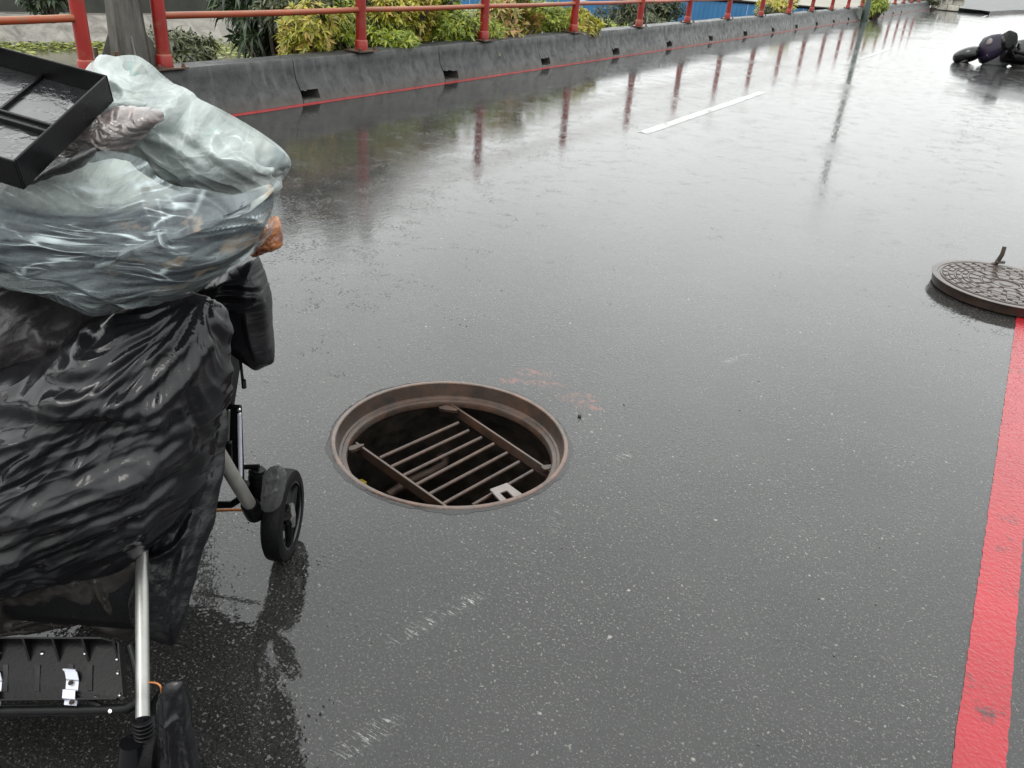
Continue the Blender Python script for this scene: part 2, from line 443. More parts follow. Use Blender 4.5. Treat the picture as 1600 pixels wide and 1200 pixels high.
def smooth_line(pts, k):
    """Catmull-Rom through pts"""
    p = [pts[0]]+list(pts)+[pts[-1]]; out = []
    for i in range(1, len(p)-2):
        a, b, c, d = map(np.array, (p[i-1], p[i], p[i+1], p[i+2]))
        for j in range(k):
            t = j/k
            out.append(tuple(.5*((2*b)+(-a+c)*t+(2*a-5*b+4*c-d)*t*t+(-a+3*b-3*c+d)*t**3)))
    out.append(tuple(pts[-1])); return out

def blob(outline, centre, plane, T, disp, N=320, MR=110, Tb=None, p=2.2, wob=0.0, uvs=300.0):
    """a closed, inflated sheet shape: smooth outline (sight-line px) lying on the plane y = a + k z + m x (frame C),
    bulging T towards the viewer and Tb behind, with folds disp(px, py) along its normal. Returns a mesh."""
    ol = np.array(smooth_line(list(outline)+[outline[0]], 12)[:-1])
    # resample by arc length
    cl = np.vstack([ol, ol[:1]]); seg = np.hypot(*np.diff(cl, axis=0).T); s = np.r_[0, np.cumsum(seg)]
    q = np.linspace(0, s[-1], N, endpoint=False)
    ol = np.stack([np.interp(q, s, cl[:, 0]), np.interp(q, s, cl[:, 1])], 1)
    c = np.array(centre, float)
    a, k, m = plane
    nrm = np.array([m, -1.0, k]); nrm /= np.linalg.norm(nrm)     # towards the viewer
    def lay(rho):
        P = c+(ol[None]-c)*rho[:, None, None]                    # MR x N x 2
        px, py = P[..., 0], P[..., 1]
        d = _fw+((px-800)/FPX)[..., None]*_rt-((py-600)/FPX)[..., None]*_up
        # y = a + k z + m x with x=t dx, y=t dy, z=h+t dz
        t = (a+k*CAM_H)/(d[..., 1]-k*d[..., 2]-m*d[..., 0])
        return px, py, np.array([0, 0, CAM_H])+d*t[..., None]
    rho = np.sin(np.linspace(0, 1, MR)*math.pi/2)
    px, py, X = lay(rho)
    prof = np.clip(1-rho**p, 0, 1)**.5
    X = X+nrm*(T*prof)[:, None, None]
    # normals of the bulged front
    du = np.gradient(X, axis=0); dv = np.roll(X, -1, 1)-np.roll(X, 1, 1)
    n = np.cross(du, dv); n /= np.linalg.norm(n, axis=2, keepdims=True)+1e-12
    sg = np.sign((n*nrm).sum(2).mean()); n *= sg
    n[0] = nrm
    dd = disp(px, py); crs = None
    if isinstance(dd, tuple): dd, crs = dd
    X = X+n*dd[..., None]
    MB_ = MR//3
    rb = np.sin(np.linspace(0, 1, MB_)*math.pi/2)[:-1]
    pb = np.clip(1-rb**p, 0, 1)**.5
    bx, by, Y = lay(rb*(1-.30*pb))
    away = ray(*centre); away = away/np.linalg.norm(away)        # the load behind the visible face
    Y = Y+away*((Tb if Tb is not None else T)*pb)[:, None, None]
    allv = np.vstack([X.reshape(-1, 3), Y.reshape(-1, 3)])
    uv = np.vstack([np.stack([px, py], -1).reshape(-1, 2), np.stack([bx, by], -1).reshape(-1, 2)])/uvs
    faces = []
    idx = lambda i, j: i*N+(j % N)
    ii, jj = np.meshgrid(np.arange(MR-1), np.arange(N), indexing='ij')
    j2 = (jj+1) % N
    faces = np.stack([ii*N+jj, (ii+1)*N+jj, (ii+1)*N+j2, ii*N+j2], -1).reshape(-1, 4)
    o = MR*N
    ii, jj = np.meshgrid(np.arange(MB_-2), np.arange(N), indexing='ij'); j2 = (jj+1) % N
    fb = np.stack([o+ii*N+jj, o+ii*N+j2, o+(ii+1)*N+j2, o+(ii+1)*N+jj], -1).reshape(-1, 4)
    jj = np.arange(N); j2 = (jj+1) % N
    last = o+(MB_-2)*N
    fe = np.stack([last+jj, last+j2, (MR-1)*N+j2, (MR-1)*N+jj], -1)
    F = np.vstack([faces, fb, fe])
    cw = np.array([[_ct, _st, 0], [-_st, _ct, 0], [0, 0, 1]])
    V = allv @ cw
    me = bpy.data.meshes.new('sheet'); me.from_pydata(V.tolist(), [], F.tolist())
    u = me.uv_layers.new(name='UVMap')
    li = np.empty(len(me.loops), dtype=np.int32); me.loops.foreach_get('vertex_index', li)
    u.data.foreach_set('uv', uv[li].astype(np.float32).ravel())
    if crs is not None:
        at = me.attributes.new('crease', 'FLOAT', 'POINT')
        at.data.foreach_set('value', np.r_[crs.ravel(), np.zeros(len(V)-crs.size)].astype(np.float32))
    me.update(); me.shade_smooth()
    return me

# ------------------------------------------------------------------ the road
MH = W((-.19, 2.327, 0)); MR_ = .396            # manhole centre and frame radius
def road():
    mb = MB(); n = 96; h = 1.5; cx, cy = MH.x, MH.y
    ring, sq = [], []
    for k in range(n):
        t = 2*math.pi*k/n; c, s = math.cos(t), math.sin(t)
        ring.append((cx+(MR_-.004)*c, cy+(MR_-.004)*s, 0))
        q = h/max(abs(c), abs(s)); sq.append((cx+q*c, cy+q*s, 0))
    mb.add(ring+sq, [(k, (k+1) % n, n+(k+1) % n, n+k) for k in range(n)])
    X = [-5.97, cx-h, cx+h, 160]; Y = [-14, cy-h, cy+h, 420]
    for i in range(3):
        for j in range(3):
            if i == 1 and j == 1: continue
            mb.add([(X[i], Y[j], 0), (X[i+1], Y[j], 0), (X[i+1], Y[j+1], 0), (X[i], Y[j+1], 0)], [(0, 1, 2, 3)])
    o = mb.build('road', M['asphalt']); struct(o, 'wet dark asphalt road shining with rain')
road()
def strip(name, x0, x1, y0, y1, mat, label, seg=1, wob=0.0):
    mb = MB(); v = []; f = []
    for i in range(seg+1):
        y = y0+(y1-y0)*i/seg
        a, b = (random.uniform(-wob, wob), random.uniform(-wob, wob)) if wob else (0, 0)
        v += [(x0+a, y, .002), (x1+b, y, .002)]
    for i in range(seg): f.append((2*i, 2*i+1, 2*i+3, 2*i+2))
    o = mb.add(v, f).build(name, mat); return struct(o, label)
strip('red_line', .295, .397, -4, 60, M['red_line'], 'red painted edge line on the right of the road', 3200, .0018)
strip('red_line', -5.87, -5.775, -4, 58, M['red_line_old'], 'faded red painted line along the foot of the concrete barrier', 200, .003)
for k, (y0, y1) in enumerate([(7.45, 11.5), (18.0, 21.6), (28.2, 31.9), (38.4, 42.2), (48.6, 52.4)]):
    strip('lane_dash', -3.04, -2.93, y0, y1, M['white_line'],
          '%s white painted lane dash along the wet road' % ('nearest', 'second nearest', 'third nearest', 'fourth nearest', 'farthest')[k], 40, .003)

# ------------------------------------------------------------------ manhole
def manhole():
    root = thing('manhole', (MH.x, MH.y, 0), 'open round manhole with rusty iron frame and safety grate in the road', 'manhole')
    T4 = Matrix.Translation((MH.x, MH.y, 0))
    r = MR_
    MB().lathe([(r, -.02), (r+.001, .004), (r-.002, .007), (r-.012, .0072), (r-.0145, .004)], 96, T4).build('rim_edge', rusty_iron('worn_grey_rim', .9, 1.35), root, True)
    MB().lathe([(r-.0145, .004), (r-.021, -.030), (r-.024, -.044)], 96, T4).build('frame_wall', M['iron_rim'], root, True)
    MB().lathe([(r-.024, -.044), (r-.032, -.046), (r-.034, -.050), (r-.047, -.052), (r-.05, -.056), (r-.05, -.078), (r-.03, -.085)], 96, T4).build('ledge', M['rust_bar'], root, True)
    prof = [(r-.03, -.085), (r+.02, -.2), (r+.06, -.6), (r+.08, -1.5), (r+.08, -2.6)]
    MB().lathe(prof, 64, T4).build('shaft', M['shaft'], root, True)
    MB().lathe([(r+.08, -2.3), (.0001, -2.3)], 48, T4).build('sewer_water', M['dark_water'], root)
    # ragged collar of tar and packed dirt round the frame
    v = []; f = []; n = 160
    for k in range(n):
        t_ = 2*math.pi*k/n; c_, s_ = math.cos(t_), math.sin(t_)
        w = .008+.010*max(0, math.sin(5*t_)+.6*math.sin(13*t_+1))*.6+random.uniform(0, .006)
        for rr, z in ((r+.0005, .0035), (r+.003, .0045+random.uniform(-.001, .001)), (r+.5*w, .003+random.uniform(-.001, .001)), (r+w, .0006)):
            v.append((MH.x+rr*c_, MH.y+rr*s_, z))
    for k in range(n):
        for j in range(3): f.append((4*k+j, 4*((k+1) % n)+j, 4*((k+1) % n)+j+1, 4*k+j+1))
    MB().add(v, f).build('tar_collar', simple('wet_tar', (.008, .0075, .007), .3, 0, .5, 60, .5, 200), root, True)
    # grate
    zg = -.085
    gp = lambda px, py, z=zg: W(at_z(px, py, z))
    A0, A1 = gp(556, 698), gp(694, 796); B0, B1 = gp(704, 637), gp(862, 744)
    def flat(a, b, h, w, name):
        d = (b-a).normalized(); s = Vector((d.y, -d.x, 0))*w/2; up = Vector((0, 0, h/2))
        v = [a+s+up, a-s+up, a-s-up, a+s-up, b+s+up, b-s+up, b-s-up, b+s-up]
        return MB().add(v, [(0, 1, 2, 3), (4, 7, 6, 5), (0, 4, 5, 1), (1, 5, 6, 2), (2, 6, 7, 3), (3, 7, 4, 0)]).build(name, M['rust_bar'], root, bevel=.0015)
    flat(A0, A0+(A1-A0)*1.02, .038, .009, 'side_bar'); flat(B0, B1, .038, .009, 'side_bar')
    rung = [((593, 716), (716, 661)), ((611, 730), (732, 673)), ((629, 744), (752, 684)), ((648, 759), (771, 694)), ((668, 774), (792, 708)), ((690, 789), (811, 722)), ((738, 790), (832, 736))]
    for a, b in rung:
        p, q = gp(*a, zg+.006), gp(*b, zg+.006)
        MB().tube([p, q], .0068, 10).build('rung', M['rust_bar'], root, True)
    def lug(px, py, sx, sy, ang):
        p = gp(px, py, zg+.018)
        v = []; n = 14
        for k in range(n):
            t = 2*math.pi*k/n; q = 1+.18*math.sin(3*t+px)
            a_, b_ = sx*q*math.cos(t), sy*q*math.sin(t)
            v.append((p.x+a_*math.cos(ang)-b_*math.sin(ang), p.y+a_*math.sin(ang)+b_*math.cos(ang)))
        MB().add([(x, y, p.z+.006) for x, y in v]+[(x, y, p.z-.008) for x, y in v],
                 [tuple(range(n)), tuple(range(2*n-1, n-1, -1))]+[(k, n+k, n+(k+1) % n, (k+1) % n) for k in range(n)]).build('hinge_lug', M['iron_rim'], root, bevel=.002)
    lug(700, 639, .034, .016, R(20)); lug(555, 700, .03, .013, R(70)); lug(856, 731, .026, .013, R(60))
    # latch plate: a flat U
    u = [(765, 764), (792, 754), (817, 772), (806, 779), (792, 766), (781, 770), (795, 783), (785, 786)]
    p = [gp(x, y, zg+.03) for x, y in u]; n = len(p)
    MB().add([(q.x, q.y, q.z) for q in p]+[(q.x, q.y, q.z-.007) for q in p],
             [(0, 1, 4, 5), (1, 2, 3, 4), (0, 5, 6, 7), (n, n+5, n+4, n+1), (n+1, n+4, n+3, n+2), (n, n+7, n+6, n+5)]+[(k, n+k, n+(k+1) % n, (k+1) % n) for k in range(n)]).build('latch_plate', M['white_plate'], root, bevel=.0015)
    # step iron lower down
    g2 = lambda px, py, z: W(at_z(px, py, z))
    MB().tube([g2(604, 775, -.34), g2(640, 752, -.36), g2(672, 738, -.36), g2(694, 726, -.36), g2(697, 716, -.36), g2(682, 710, -.36), g2(668, 713, -.38)], .017, 10).build('step_iron', M['rust_bar'], root, True)
    MB().box(g2(566, 755, -.3), (.03, .02, .02)).build('leaf_scrap', simple('yellow_scrap', (.35, .26, .02), .5), root, bevel=.004)
manhole()

# ------------------------------------------------------------------ manhole cover on the road
def cover():
    rc = .372; th = .054
    # left edge of its top at px (1464, 432)
    e = at_z(1464, 433, th+.004)
    c0 = W((e[0]+rc*.985, e[1]-.02, 0))
    root = thing('manhole_cover', (c0.x, c0.y, 0), 'round patterned cast iron cover lying on the right red line', 'manhole cover')
    T4 = Matrix.Translation((c0.x, c0.y, .005))
    MB().lathe([(.0001, 0), (rc-.02, 0), (rc-.012, .004), (rc-.004, th-.006), (rc, th-.002), (rc-.002, th), (rc-.028, th), (rc-.031, th-.004), (.0001, th-.004)], 96, T4).build('disc', M['iron'], root, True)
    for ra in (.325, .255, .19, .125, .07):
        MB().lathe([(ra-.004, th-.004), (ra-.0025, th+.001), (ra+.0025, th+.001), (ra+.004, th-.004)], 72, T4).build('ring', M['iron'], root, True)
    def seg(r0, r1, dt):
        mb = MB(); n = 4; v = []
        for z, e_ in ((-.004, 0), (.0015, .002)):
            for rr in (r0+e_, r1-e_):
                for k in range(n+1):
                    t = (k/n-.5)*(dt-2*e_/r1); v.append((rr*math.cos(t), rr*math.sin(t), z))
        m = n+1; f = []
        for k in range(n):
            f.append((2*m+k, 3*m+k, 3*m+k+1, 2*m+k+1))
            f.append((k, 2*m+k, 2*m+k+1, k+1)); f.append((m+k, m+k+1, 3*m+k+1, 3*m+k))
        f.append((0, m, 3*m, 2*m)); f.append((n, 2*m+n, 3*m+n, m+n))
        me = bpy.data.meshes.new('tread_block'); me.from_pydata(mb.add(v, f).v, [], mb.f); me.materials.append(M['iron']); return me
    for (r0, r1, cnt, off) in ((.292, .317, 30, 0), (.263, .288, 26, .1), (.226, .248, 22, 0), (.197, .219, 20, .15), (.132, .183, 14, 0), (.08, .118, 8, .2)):
        me = seg(r0, r1, 2*math.pi/cnt*.72)
        for k in range(cnt):
            t = off+2*math.pi*k/cnt+random.uniform(-.02, .02)
            place(me, 'tread_block', Matrix.Translation((c0.x, c0.y, th+.005)) @ Matrix.Rotation(t, 4, 'Z'), root)
    MB().lathe([(.0001, th+.001), (.03, th+.001), (.036, th-.004)], 24, T4).build('boss', M['iron'], root, True)
    # lifting hook
    hz = th+.01
    h0 = W(at_z(1556, 412, hz)); d = W((0, 0, 1))
    top = h0+Vector((.012, .004, .105))
    MB().tube([h0+Vector((-.02, .0, -.01)), h0, h0+Vector((.008, 0, .03)), h0+Vector((.014, 0, .06)), top], [.012, .013, .0125, .012, .011], 10).build('lifting_hook', M['iron'], root, True)
    MB().tube([h0+Vector((-.005, -.01, .012)), h0+Vector((.04, .012, .015))], .009, 8).build('hook_bar', M['iron'], root, True)
cover()

# ------------------------------------------------------------------ concrete barrier
BX, BH = -5.885, .385
HOLES = [5.97+2.33*k for k in range(-3, 17)]
def barrier():
    y0, y1 = -6.0, 53.5
    root = thing('concrete_barrier', (BX-.15, 10, 0), 'low grey concrete parapet with drain holes along the left of the road', 'barrier')
    prof = [(BX, 0), (BX-.012, .05), (BX-.03, .10), (BX-.085, .20), (BX-.105, .30), (BX-.112, BH-.015), (BX-.127, BH), (BX-.33, BH+.006), (BX-.34, BH-.01), (BX-.34, -.7)]
    dh = [(0, .055), (.115, .055)]
    # segments, with drain slots between; each cast segment is a piece of its own
    edges = [y0]+[h for h in HOLES]+[y1]
    def panel(a, b):
        mb = MB(); n = max(2, int((b-a)/.12)); v = []; f = []; m = len(prof)
        for i in range(n+1):
            y = a+(b-a)*i/n
            for j, (x, z) in enumerate(prof):
                w = .006*math.sin(y*1.7+j)*.5+.004*math.sin(y*5.1+2*j) if 0 < j < 9 else 0
                v.append((x+w*.6, y, z+w*(.8 if j >= 5 else 0)))
        for i in range(n):
            for j in range(m-1): f.append((i*m+j, i*m+j+1, (i+1)*m+j+1, (i+1)*m+j))
        f.append(tuple(range(m))); f.append(tuple(n*m+j for j in range(m))[::-1])
        return mb.add(v, f)
    gap = .010
    def ring_panel(stations, prf, mb):
        """stations along y; prf(y) -> profile; wraps the end faces"""
        v = []; f = []; m = len(prf)
        for y in stations:
            for j, (x, z) in enumerate(prf):
                w = .004*math.sin(y*1.7)+.003*math.sin(y*5.1+1) if z > .01 else 0
                v.append((x+w*.6, y, z+(w*.8 if z > .25 else 0)))
        n = len(stations)-1
        for i in range(n):
            for j in range(m-1): f.append((i*m+j, i*m+j+1, (i+1)*m+j+1, (i+1)*m+j))
        f.append(tuple(range(m))); f.append(tuple(n*m+j for j in range(m))[::-1])
        return mb.add(v, f)
    for i in range(len(edges)-1):
        a, b = edges[i]+gap/2, edges[i+1]-gap/2
        mb = MB()
        if i > 0:
            w = random.uniform(.22, .30)
            for q in range(6):        # ragged drain slot cast into the toe of the segment
                z0 = .022+random.uniform(-.006, .008); z1 = .118+random.uniform(-.016, .010)
                xa = lambda z: BX-.24*z if z < .05 else BX-.012-(z-.05)*.36
                slot = [(BX, 0), (xa(z0), z0), (BX-.26, z0), (BX-.26, z1), (xa(z1), z1)]+[p for p in prof if p[1] > .125 and p[0] > BX-.3]+prof[-3:]
                ring_panel([a+w*q/6, a+w*(q+1)/6], slot, mb)
            a0 = a+w
        else: a0 = a
        n = max(2, int((b-a0)/.12))
        ring_panel([a0+(b-a0)*k/n for k in range(n+1)], prof, mb)
        mb.build('cast_segment', M['concrete'], root, True)
    return root
barrier()

# ------------------------------------------------------------------ railing
POST_Y = [7.02, 9.35, 11.8, 14.25, 16.6, 19.05, 21.6, 24.2, 26.75, 29.4, 31.9, 34.4, 36.9, 39.4, 41.9, 44.4, 46.9, 49.4]
PX_ = -6.06
def at_X(px, py, X):
    w = W(ray(px, py)); return w*(X/w.x)
P2 = at_X(257, 97, PX_); P1 = at_X(136, 103, PX_)
def railing():
    # pieces between the posts, each bay's rail is a part of one long railing
    root = thing('railing', (PX_, 20, BH), 'red painted steel pipe railing on the concrete parapet', 'railing')
    left = thing('railing', (PX_, P1.y, BH), 'red railing section left of the weathered lamp post base', 'railing')
    pr = .054; H = .92
    def post(y, par, x=PX_):
        b = BH+.006
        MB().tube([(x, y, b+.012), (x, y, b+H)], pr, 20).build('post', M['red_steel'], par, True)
        MB().tube([(x, y, b+.012), (x, y, b+.10), (x, y, b+.112)], [pr+.012, pr+.012, pr+.002], 20).build('sleeve', M['red_steel'], par, True)
        pl = MB().box((x, y, b+.008), (.22, .30, .014)).build('base_plate', M['rust_plate'], par, bevel=.002)
        for s in (-1, 1):
            for q in (-1, 1):
                MB().lathe([(.0001, .034), (.012, .034), (.013, .03), (.013, .012), (.02, .012), (.02, .006)], 8, Matrix.Translation((x+s*.082, y+q*.115, b+.01))).build('bolt', M['rust_plate'], pl)
    def rail(ya, yb, z, par, r=.027, x=PX_):
        n = 8
        pts = [(x+random.uniform(-.002, .002), ya+(yb-ya)*i/n, z-.006*math.sin(math.pi*i/n)) for i in range(n+1)]
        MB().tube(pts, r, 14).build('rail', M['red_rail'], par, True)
    ys = [P2.y]+POST_Y
    for y in ys: post(y, root)
    for a, b in zip(ys[:-1], ys[1:]):
        for z in (BH+.40, BH+.80): rail(a+pr*.8, b-pr*.8, z, root)
    for y in (P1.y, P1.y-2.4, P1.y-4.8): post(y, left)
    for a, b in ((P1.y-2.4, P1.y), (P1.y-4.8, P1.y-2.4)):
        for z in (BH+.40, BH+.80): rail(a+pr*.8, b-pr*.8, z, left)
railing()

# ------------------------------------------------------------------ lamp post with the weathered base in the railing gap
def weathered_post():
    t = NT('weathered_grey_post'); c = t.coord('Object')
    n = t.noise(t.mapping(c, (6, 6, .8)), 3, 6, .7); n2 = t.noise(c, 30, 5)
    base = t.mix(t.mapr(n, .35, .65, 0, 1), (.028, .026, .021), (.095, .09, .078))
    base = t.mix(t.mapr(n2, .55, .75, 0, .5), base, (.06, .045, .03))
    t.set(Base_Color=base, Roughness=.5, Metallic=.2, Normal=t.bump(n2, .35, .003))
    mat = t.m
    x = PX_-.12; b = at_X(205, 95, x)
    root = thing('lamp_post', (x, b.y, BH), 'weathered grey steel lamp post with gusseted base between two red posts', 'lamp post')
    n = 8; z0 = BH+.02
    def octo(r0, r1, za, zb, name, mat_=mat):
        v = []
        for r, z in ((r0, za), (r1, zb)):
            for k in range(n):
                t_ = 2*math.pi*(k+.5)/n; v.append((x+r*math.cos(t_), b.y+r*math.sin(t_), z))
        return MB().add(v, [(k, (k+1) % n, n+(k+1) % n, n+k) for k in range(n)]+[tuple(range(n))[::-1], tuple(range(n, 2*n))]).build(name, mat_, root, bevel=.006)
    octo(.155, .125, z0, z0+.62, 'lower_shaft'); octo(.133, .075, z0+.615, 7.5, 'shaft')
    pl = MB().box((x, b.y, BH+.014), (.36, .52, .03)).build('base_plate', M['rust_plate'], root, bevel=.003)
    for k in range(4):
        a = R(45+90*k+20); d = Vector((math.cos(a), math.sin(a), 0)); s = Vector((-d.y, d.x, 0))*.006
        o = Vector((x, b.y, z0))
        tri = [o+d*.13, o+d*.245, o+d*.235+Vector((0, 0, .03)), o+d*.135+Vector((0, 0, .26))]
        MB().add([q+s for q in tri]+[q-s for q in tri], [(0, 1, 2, 3), (7, 6, 5, 4)]+[(i, 4+i, 4+(i+1) % 4, (i+1) % 4) for i in range(4)]).build('gusset', mat, root)
    for sx in (-.13, .13):
        for sy in (-.21, .21):
            MB().lathe([(.0001, .13), (.017, .13), (.017, .05), (.03, .05), (.03, .0)], 8, Matrix.Translation((x+sx, b.y+sy, BH+.028))).build('anchor_bolt', M['rust_plate'], pl)
    MB().tube([(x, b.y, 7.4), (x+.3, b.y, 7.75), (x+1.2, b.y, 7.9)], [.06, .05, .04], 10).build('arm', mat, root, True)
weathered_post()

def green_post(px, py, x, h, r, label, mat=None, head=True):
    g = W(at_z(px, py, 0)); y = g.y
    root = thing('lamp_post', (x, y, 0), label, 'lamp post')
    mt = mat or M['green_pole']
    MB().tube([(x, y, 0), (x, y, .5), (x, y, .55), (x, y, h)], [r*1.25, r*1.2, r, r*.72], 14).build('shaft', mt, root, True)
    MB().box((x, y, .012), (r*3.4, r*3.4, .024)).build('base_plate', mt, root, bevel=.003)
    MB().tube([(x, y, h-.05), (x+.25, y, h+.3), (x+.8, y, h+.45), (x+1.6, y, h+.5)], [r*.6, r*.5, r*.45, r*.4], 10).build('arm', mt, root, True)
    mb = MB().loft([(1.5, 0, 0, .06, .03), (1.6, 0, 0, .12, .06), (2.0, 0, 0, .13, .06), (2.2, 0, 0, .07, .03)], 12)
    mb.xf(lambda q: (q[0]+x, q[1]+y, q[2]+h+.5)).build('lamp_head', mt, root, True)
green_post(1341, 31, BX+.16, 6.6, .1, 'dark green lamp post standing at the foot of the barrier')

# ------------------------------------------------------------------ the channel beyond the parapet
WZ = -5.0
def channel():
    t = NT('channel_water'); c = t.coord('Object')
    t.set(Base_Color=t.mix(t.mapr(t.noise(c, .6, 4), .3, .7, 0, 1), (.05, .05, .03), (.09, .085, .055)), Roughness=.12, Normal=t.bump(t.noise(c, 3, 4), .15, .05))
    o = MB().add([(-260, -120, WZ), (-6.9, -120, WZ), (-6.9, 420, WZ), (-260, 420, WZ)], [(0, 1, 2, 3)]).build('channel_water', t.m)
    struct(o, 'murky grey green water of the channel beyond the parapet')
    # near bank: retaining wall below the parapet with a planted strip
    v = []; f = []
    soil = simple('wet_soil', (.035, .028, .018), .7, 0, .4, 6, .6, 20)
    prof = [(-6.22, -.25), (-6.9, -.28), (-8.2, -.5), (-9.6, -1.6), (-13, -5.2)]
    n = 60
    for i in range(n+1):
        y = -60+(130+60)*i/n
        for x, z in prof: v.append((x, y, z+random.uniform(-.05, .05)))
    m = len(prof)
    for i in range(n):
        for j in range(m-1): f.append((i*m+j, i*m+j+1, (i+1)*m+j+1, (i+1)*m+j))
    o = MB().add(v, f).build('near_bank', soil, None, True); struct(o, 'dark planted soil bank just behind the parapet')
    # far bank: sloped concrete revetment
    t = NT('stained_revetment'); c = t.coord('Object')
    a = t.noise(t.mapping(c, (.9, .9, .25)), 1.1, 6, .7, .8); b = t.noise(c, 6, 6, .7)
    col = t.mix(t.mapr(a, .35, .65, 0, 1), (.06, .057, .05), (.19, .18, .16))
    col = t.mix(t.mapr(b, .5, .75, 0, .55), col, (.16, .12, .08))
    t.set(Base_Color=col, Roughness=.75, Normal=t.bump(b, .6, .05)); rev = t.m
    foot_px = [(-500, 78), (-200, 76), (0, 73), (150, 72), (300, 68), (500, 64), (700, 60), (880, 56), (1100, 50), (1350, 42), (1700, 36)]
    foot = [W(at_z(x, y, WZ)) for x, y in foot_px]
    def shift(p, d, z):
        q = Vector((p.x, p.y, 0)); r = q.normalized(); return Vector((p.x+r.x*d, p.y+r.y*d, z))
    prof = [(0, WZ-.3), (0, WZ), (2.2, WZ+1.32), (2.7, WZ+1.34), (2.7, WZ+1.38)]
    v = []; f = []; m = len(prof)
    for p in foot:
        for d, z in prof: v.append(shift(p, d, z))
    for i in range(len(foot)-1):
        for j in range(m-1): f.append((i*m+j, i*m+j+1, (i+1)*m+j+1, (i+1)*m+j))
    o = MB().add(v, f).build('far_bank', rev, None); struct(o, 'sloping stained concrete revetment of the opposite bank')
    # land behind it
    v = []; f = []
    land = simple('pale_far_ground', (.19, .18, .15), .9, 0, .3, .25, 0)
    for p in foot: v += [shift(p, 2.7, WZ+1.37), shift(p, 220, WZ+2.6)]
    for i in range(len(foot)-1): f.append((2*i, 2*i+1, 2*i+3, 2*i+2))
    o = MB().add(v, f).build('far_ground', land); struct(o, 'pale bare ground on the opposite bank')
    # dark low wall on the crown of the revetment, left part
    v = []; f = []
    for p in foot[:6]:
        for d, z in ((3.0, WZ+1.3), (3.0, WZ+2.9), (3.5, WZ+2.9), (3.5, WZ+1.3)): v.append(shift(p, d, z))
    for i in range(5):
        for j in range(3): f.append((i*4+j, i*4+j+1, i*4+4+j+1, i*4+4+j))
    o = MB().add(v, f).build('flood_wall', simple('dark_stained_wall', (.03, .031, .026), .8, 0, .6, .8, .5, 4))
    tag(o, 'dark stained flood wall along the crown of the opposite bank', 'wall')
    # floating weed at the foot of the bank
    mb = MB()
    for _ in range(9000):
        px = random.uniform(-300, 420); py = random.triangular(66, 96, 72)
        p = W(at_z(px, py, WZ)); s = random.uniform(.06, .2); a = random.uniform(0, 6.28); h = random.uniform(.0, .22)*math.exp(-max(0, py-74)/12)
        if math.sin(p.x*.8)+math.sin(p.y*1.1+1)+random.uniform(-1.2, 1.2) < -.3+max(0, py-78)*.05: continue
        d = Vector((math.cos(a), math.sin(a), 0))*s; e = Vector((-d.y, d.x, random.uniform(-.05, .05)))*.6
        c0 = p+Vector((0, 0, h+.02))
        mb.add([c0-d, c0+e, c0+d, c0-e], [(0, 1, 2, 3)])
    o = mb.build('water_weed', leaf_mat('weed', [(0, (.10, .14, .02)), (1, (.26, .26, .05)), (.5, (.17, .20, .03))]))
    tag(o, 'yellow green floating weed at the foot of the opposite bank', 'weed', None, 'stuff')
    return foot, shift
FOOT, SHIFT = channel()

def hoarding():
    blue = simple('blue_sheet', (.018, .10, .22), .4, .0, .15, .5, .0)
    D = 52.0
    a = at_y(690, 20, D); b = at_y(1299, 19, D)
    ztop = at_y(1245, 11, D)[2]; zbot = at_y(885, 24, D)[2]
    ztop = max(ztop, zbot+1.2)
    A = W((a[0], D, zbot)); B = W((b[0], D, zbot))
    root = thing('blue_hoarding', (A+B)/2, 'bright blue metal sheet hoarding on the opposite bank', 'hoarding')
    n = 14; d = (B-A)/n; nrm = Vector((d.y, -d.x, 0)).normalized()
    for i in range(n):
        p = A+d*(i+.004); q = A+d*(i+.996); v = []; f = []; m = 12
        for k in range(m+1):
            s = p+(q-p)*k/m; o = nrm*(.02 if k % 2 else 0)
            v += [s+o, s+o+Vector((0, 0, ztop-zbot))]
        for k in range(m): f.append((2*k, 2*k+2, 2*k+3, 2*k+1))
        MB().add(v, f).build('sheet', blue, root)
    mb = MB(); mb.tube([A+Vector((0, 0, ztop-zbot+.03)), B+Vector((0, 0, ztop-zbot+.03))], .09, 6).build('top_rail', M['plastic'], root)
    for i in range(0, n+1, 2):
        s = A+d*i-nrm*.1; MB().box(s+Vector((0, 0, (ztop-zbot)/2)), (.08, .08, ztop-zbot)).build('prop', M['grey_tube'], root)
    # slack pale cable in front of it
    pts = []
    for i in range(17):
        u = i/16; px = 815+110*u; q = at_y(px, -2+7*(1-(2*u-1)**2), D-.6); pts.append(W(q))
    o = MB().tube(pts, .035, 6).build('slack_cable', M['white_plastic']); tag(o, 'slack pale cable hanging in front of the blue hoarding', 'cable')
    # concrete apron below the hoarding
    zb = zbot
    v = [A+Vector((0, 0, -.02)), B+Vector((0, 0, -.02)), B-Vector((0, 0, 0))+nrm*3.2+Vector((0, 0, -1.4)), A+nrm*3.2+Vector((0, 0, -1.4)),
         A+Vector((0, 0, -3.4)), B+Vector((0, 0, -3.4)), B+nrm*3.2+Vector((0, 0, -3.4)), A+nrm*3.2+Vector((0, 0, -3.4))]
    o = MB().add(v, [(0, 1, 2, 3), (3, 2, 6, 7), (4, 7, 6, 5), (0, 3, 7, 4), (1, 5, 6, 2), (0, 4, 5, 1)]).build('concrete_apron', simple('grey_apron', (.24, .24, .235), .7, 0, .2, .5)); struct(o, 'grey sloping concrete apron under the blue hoarding')
hoarding()

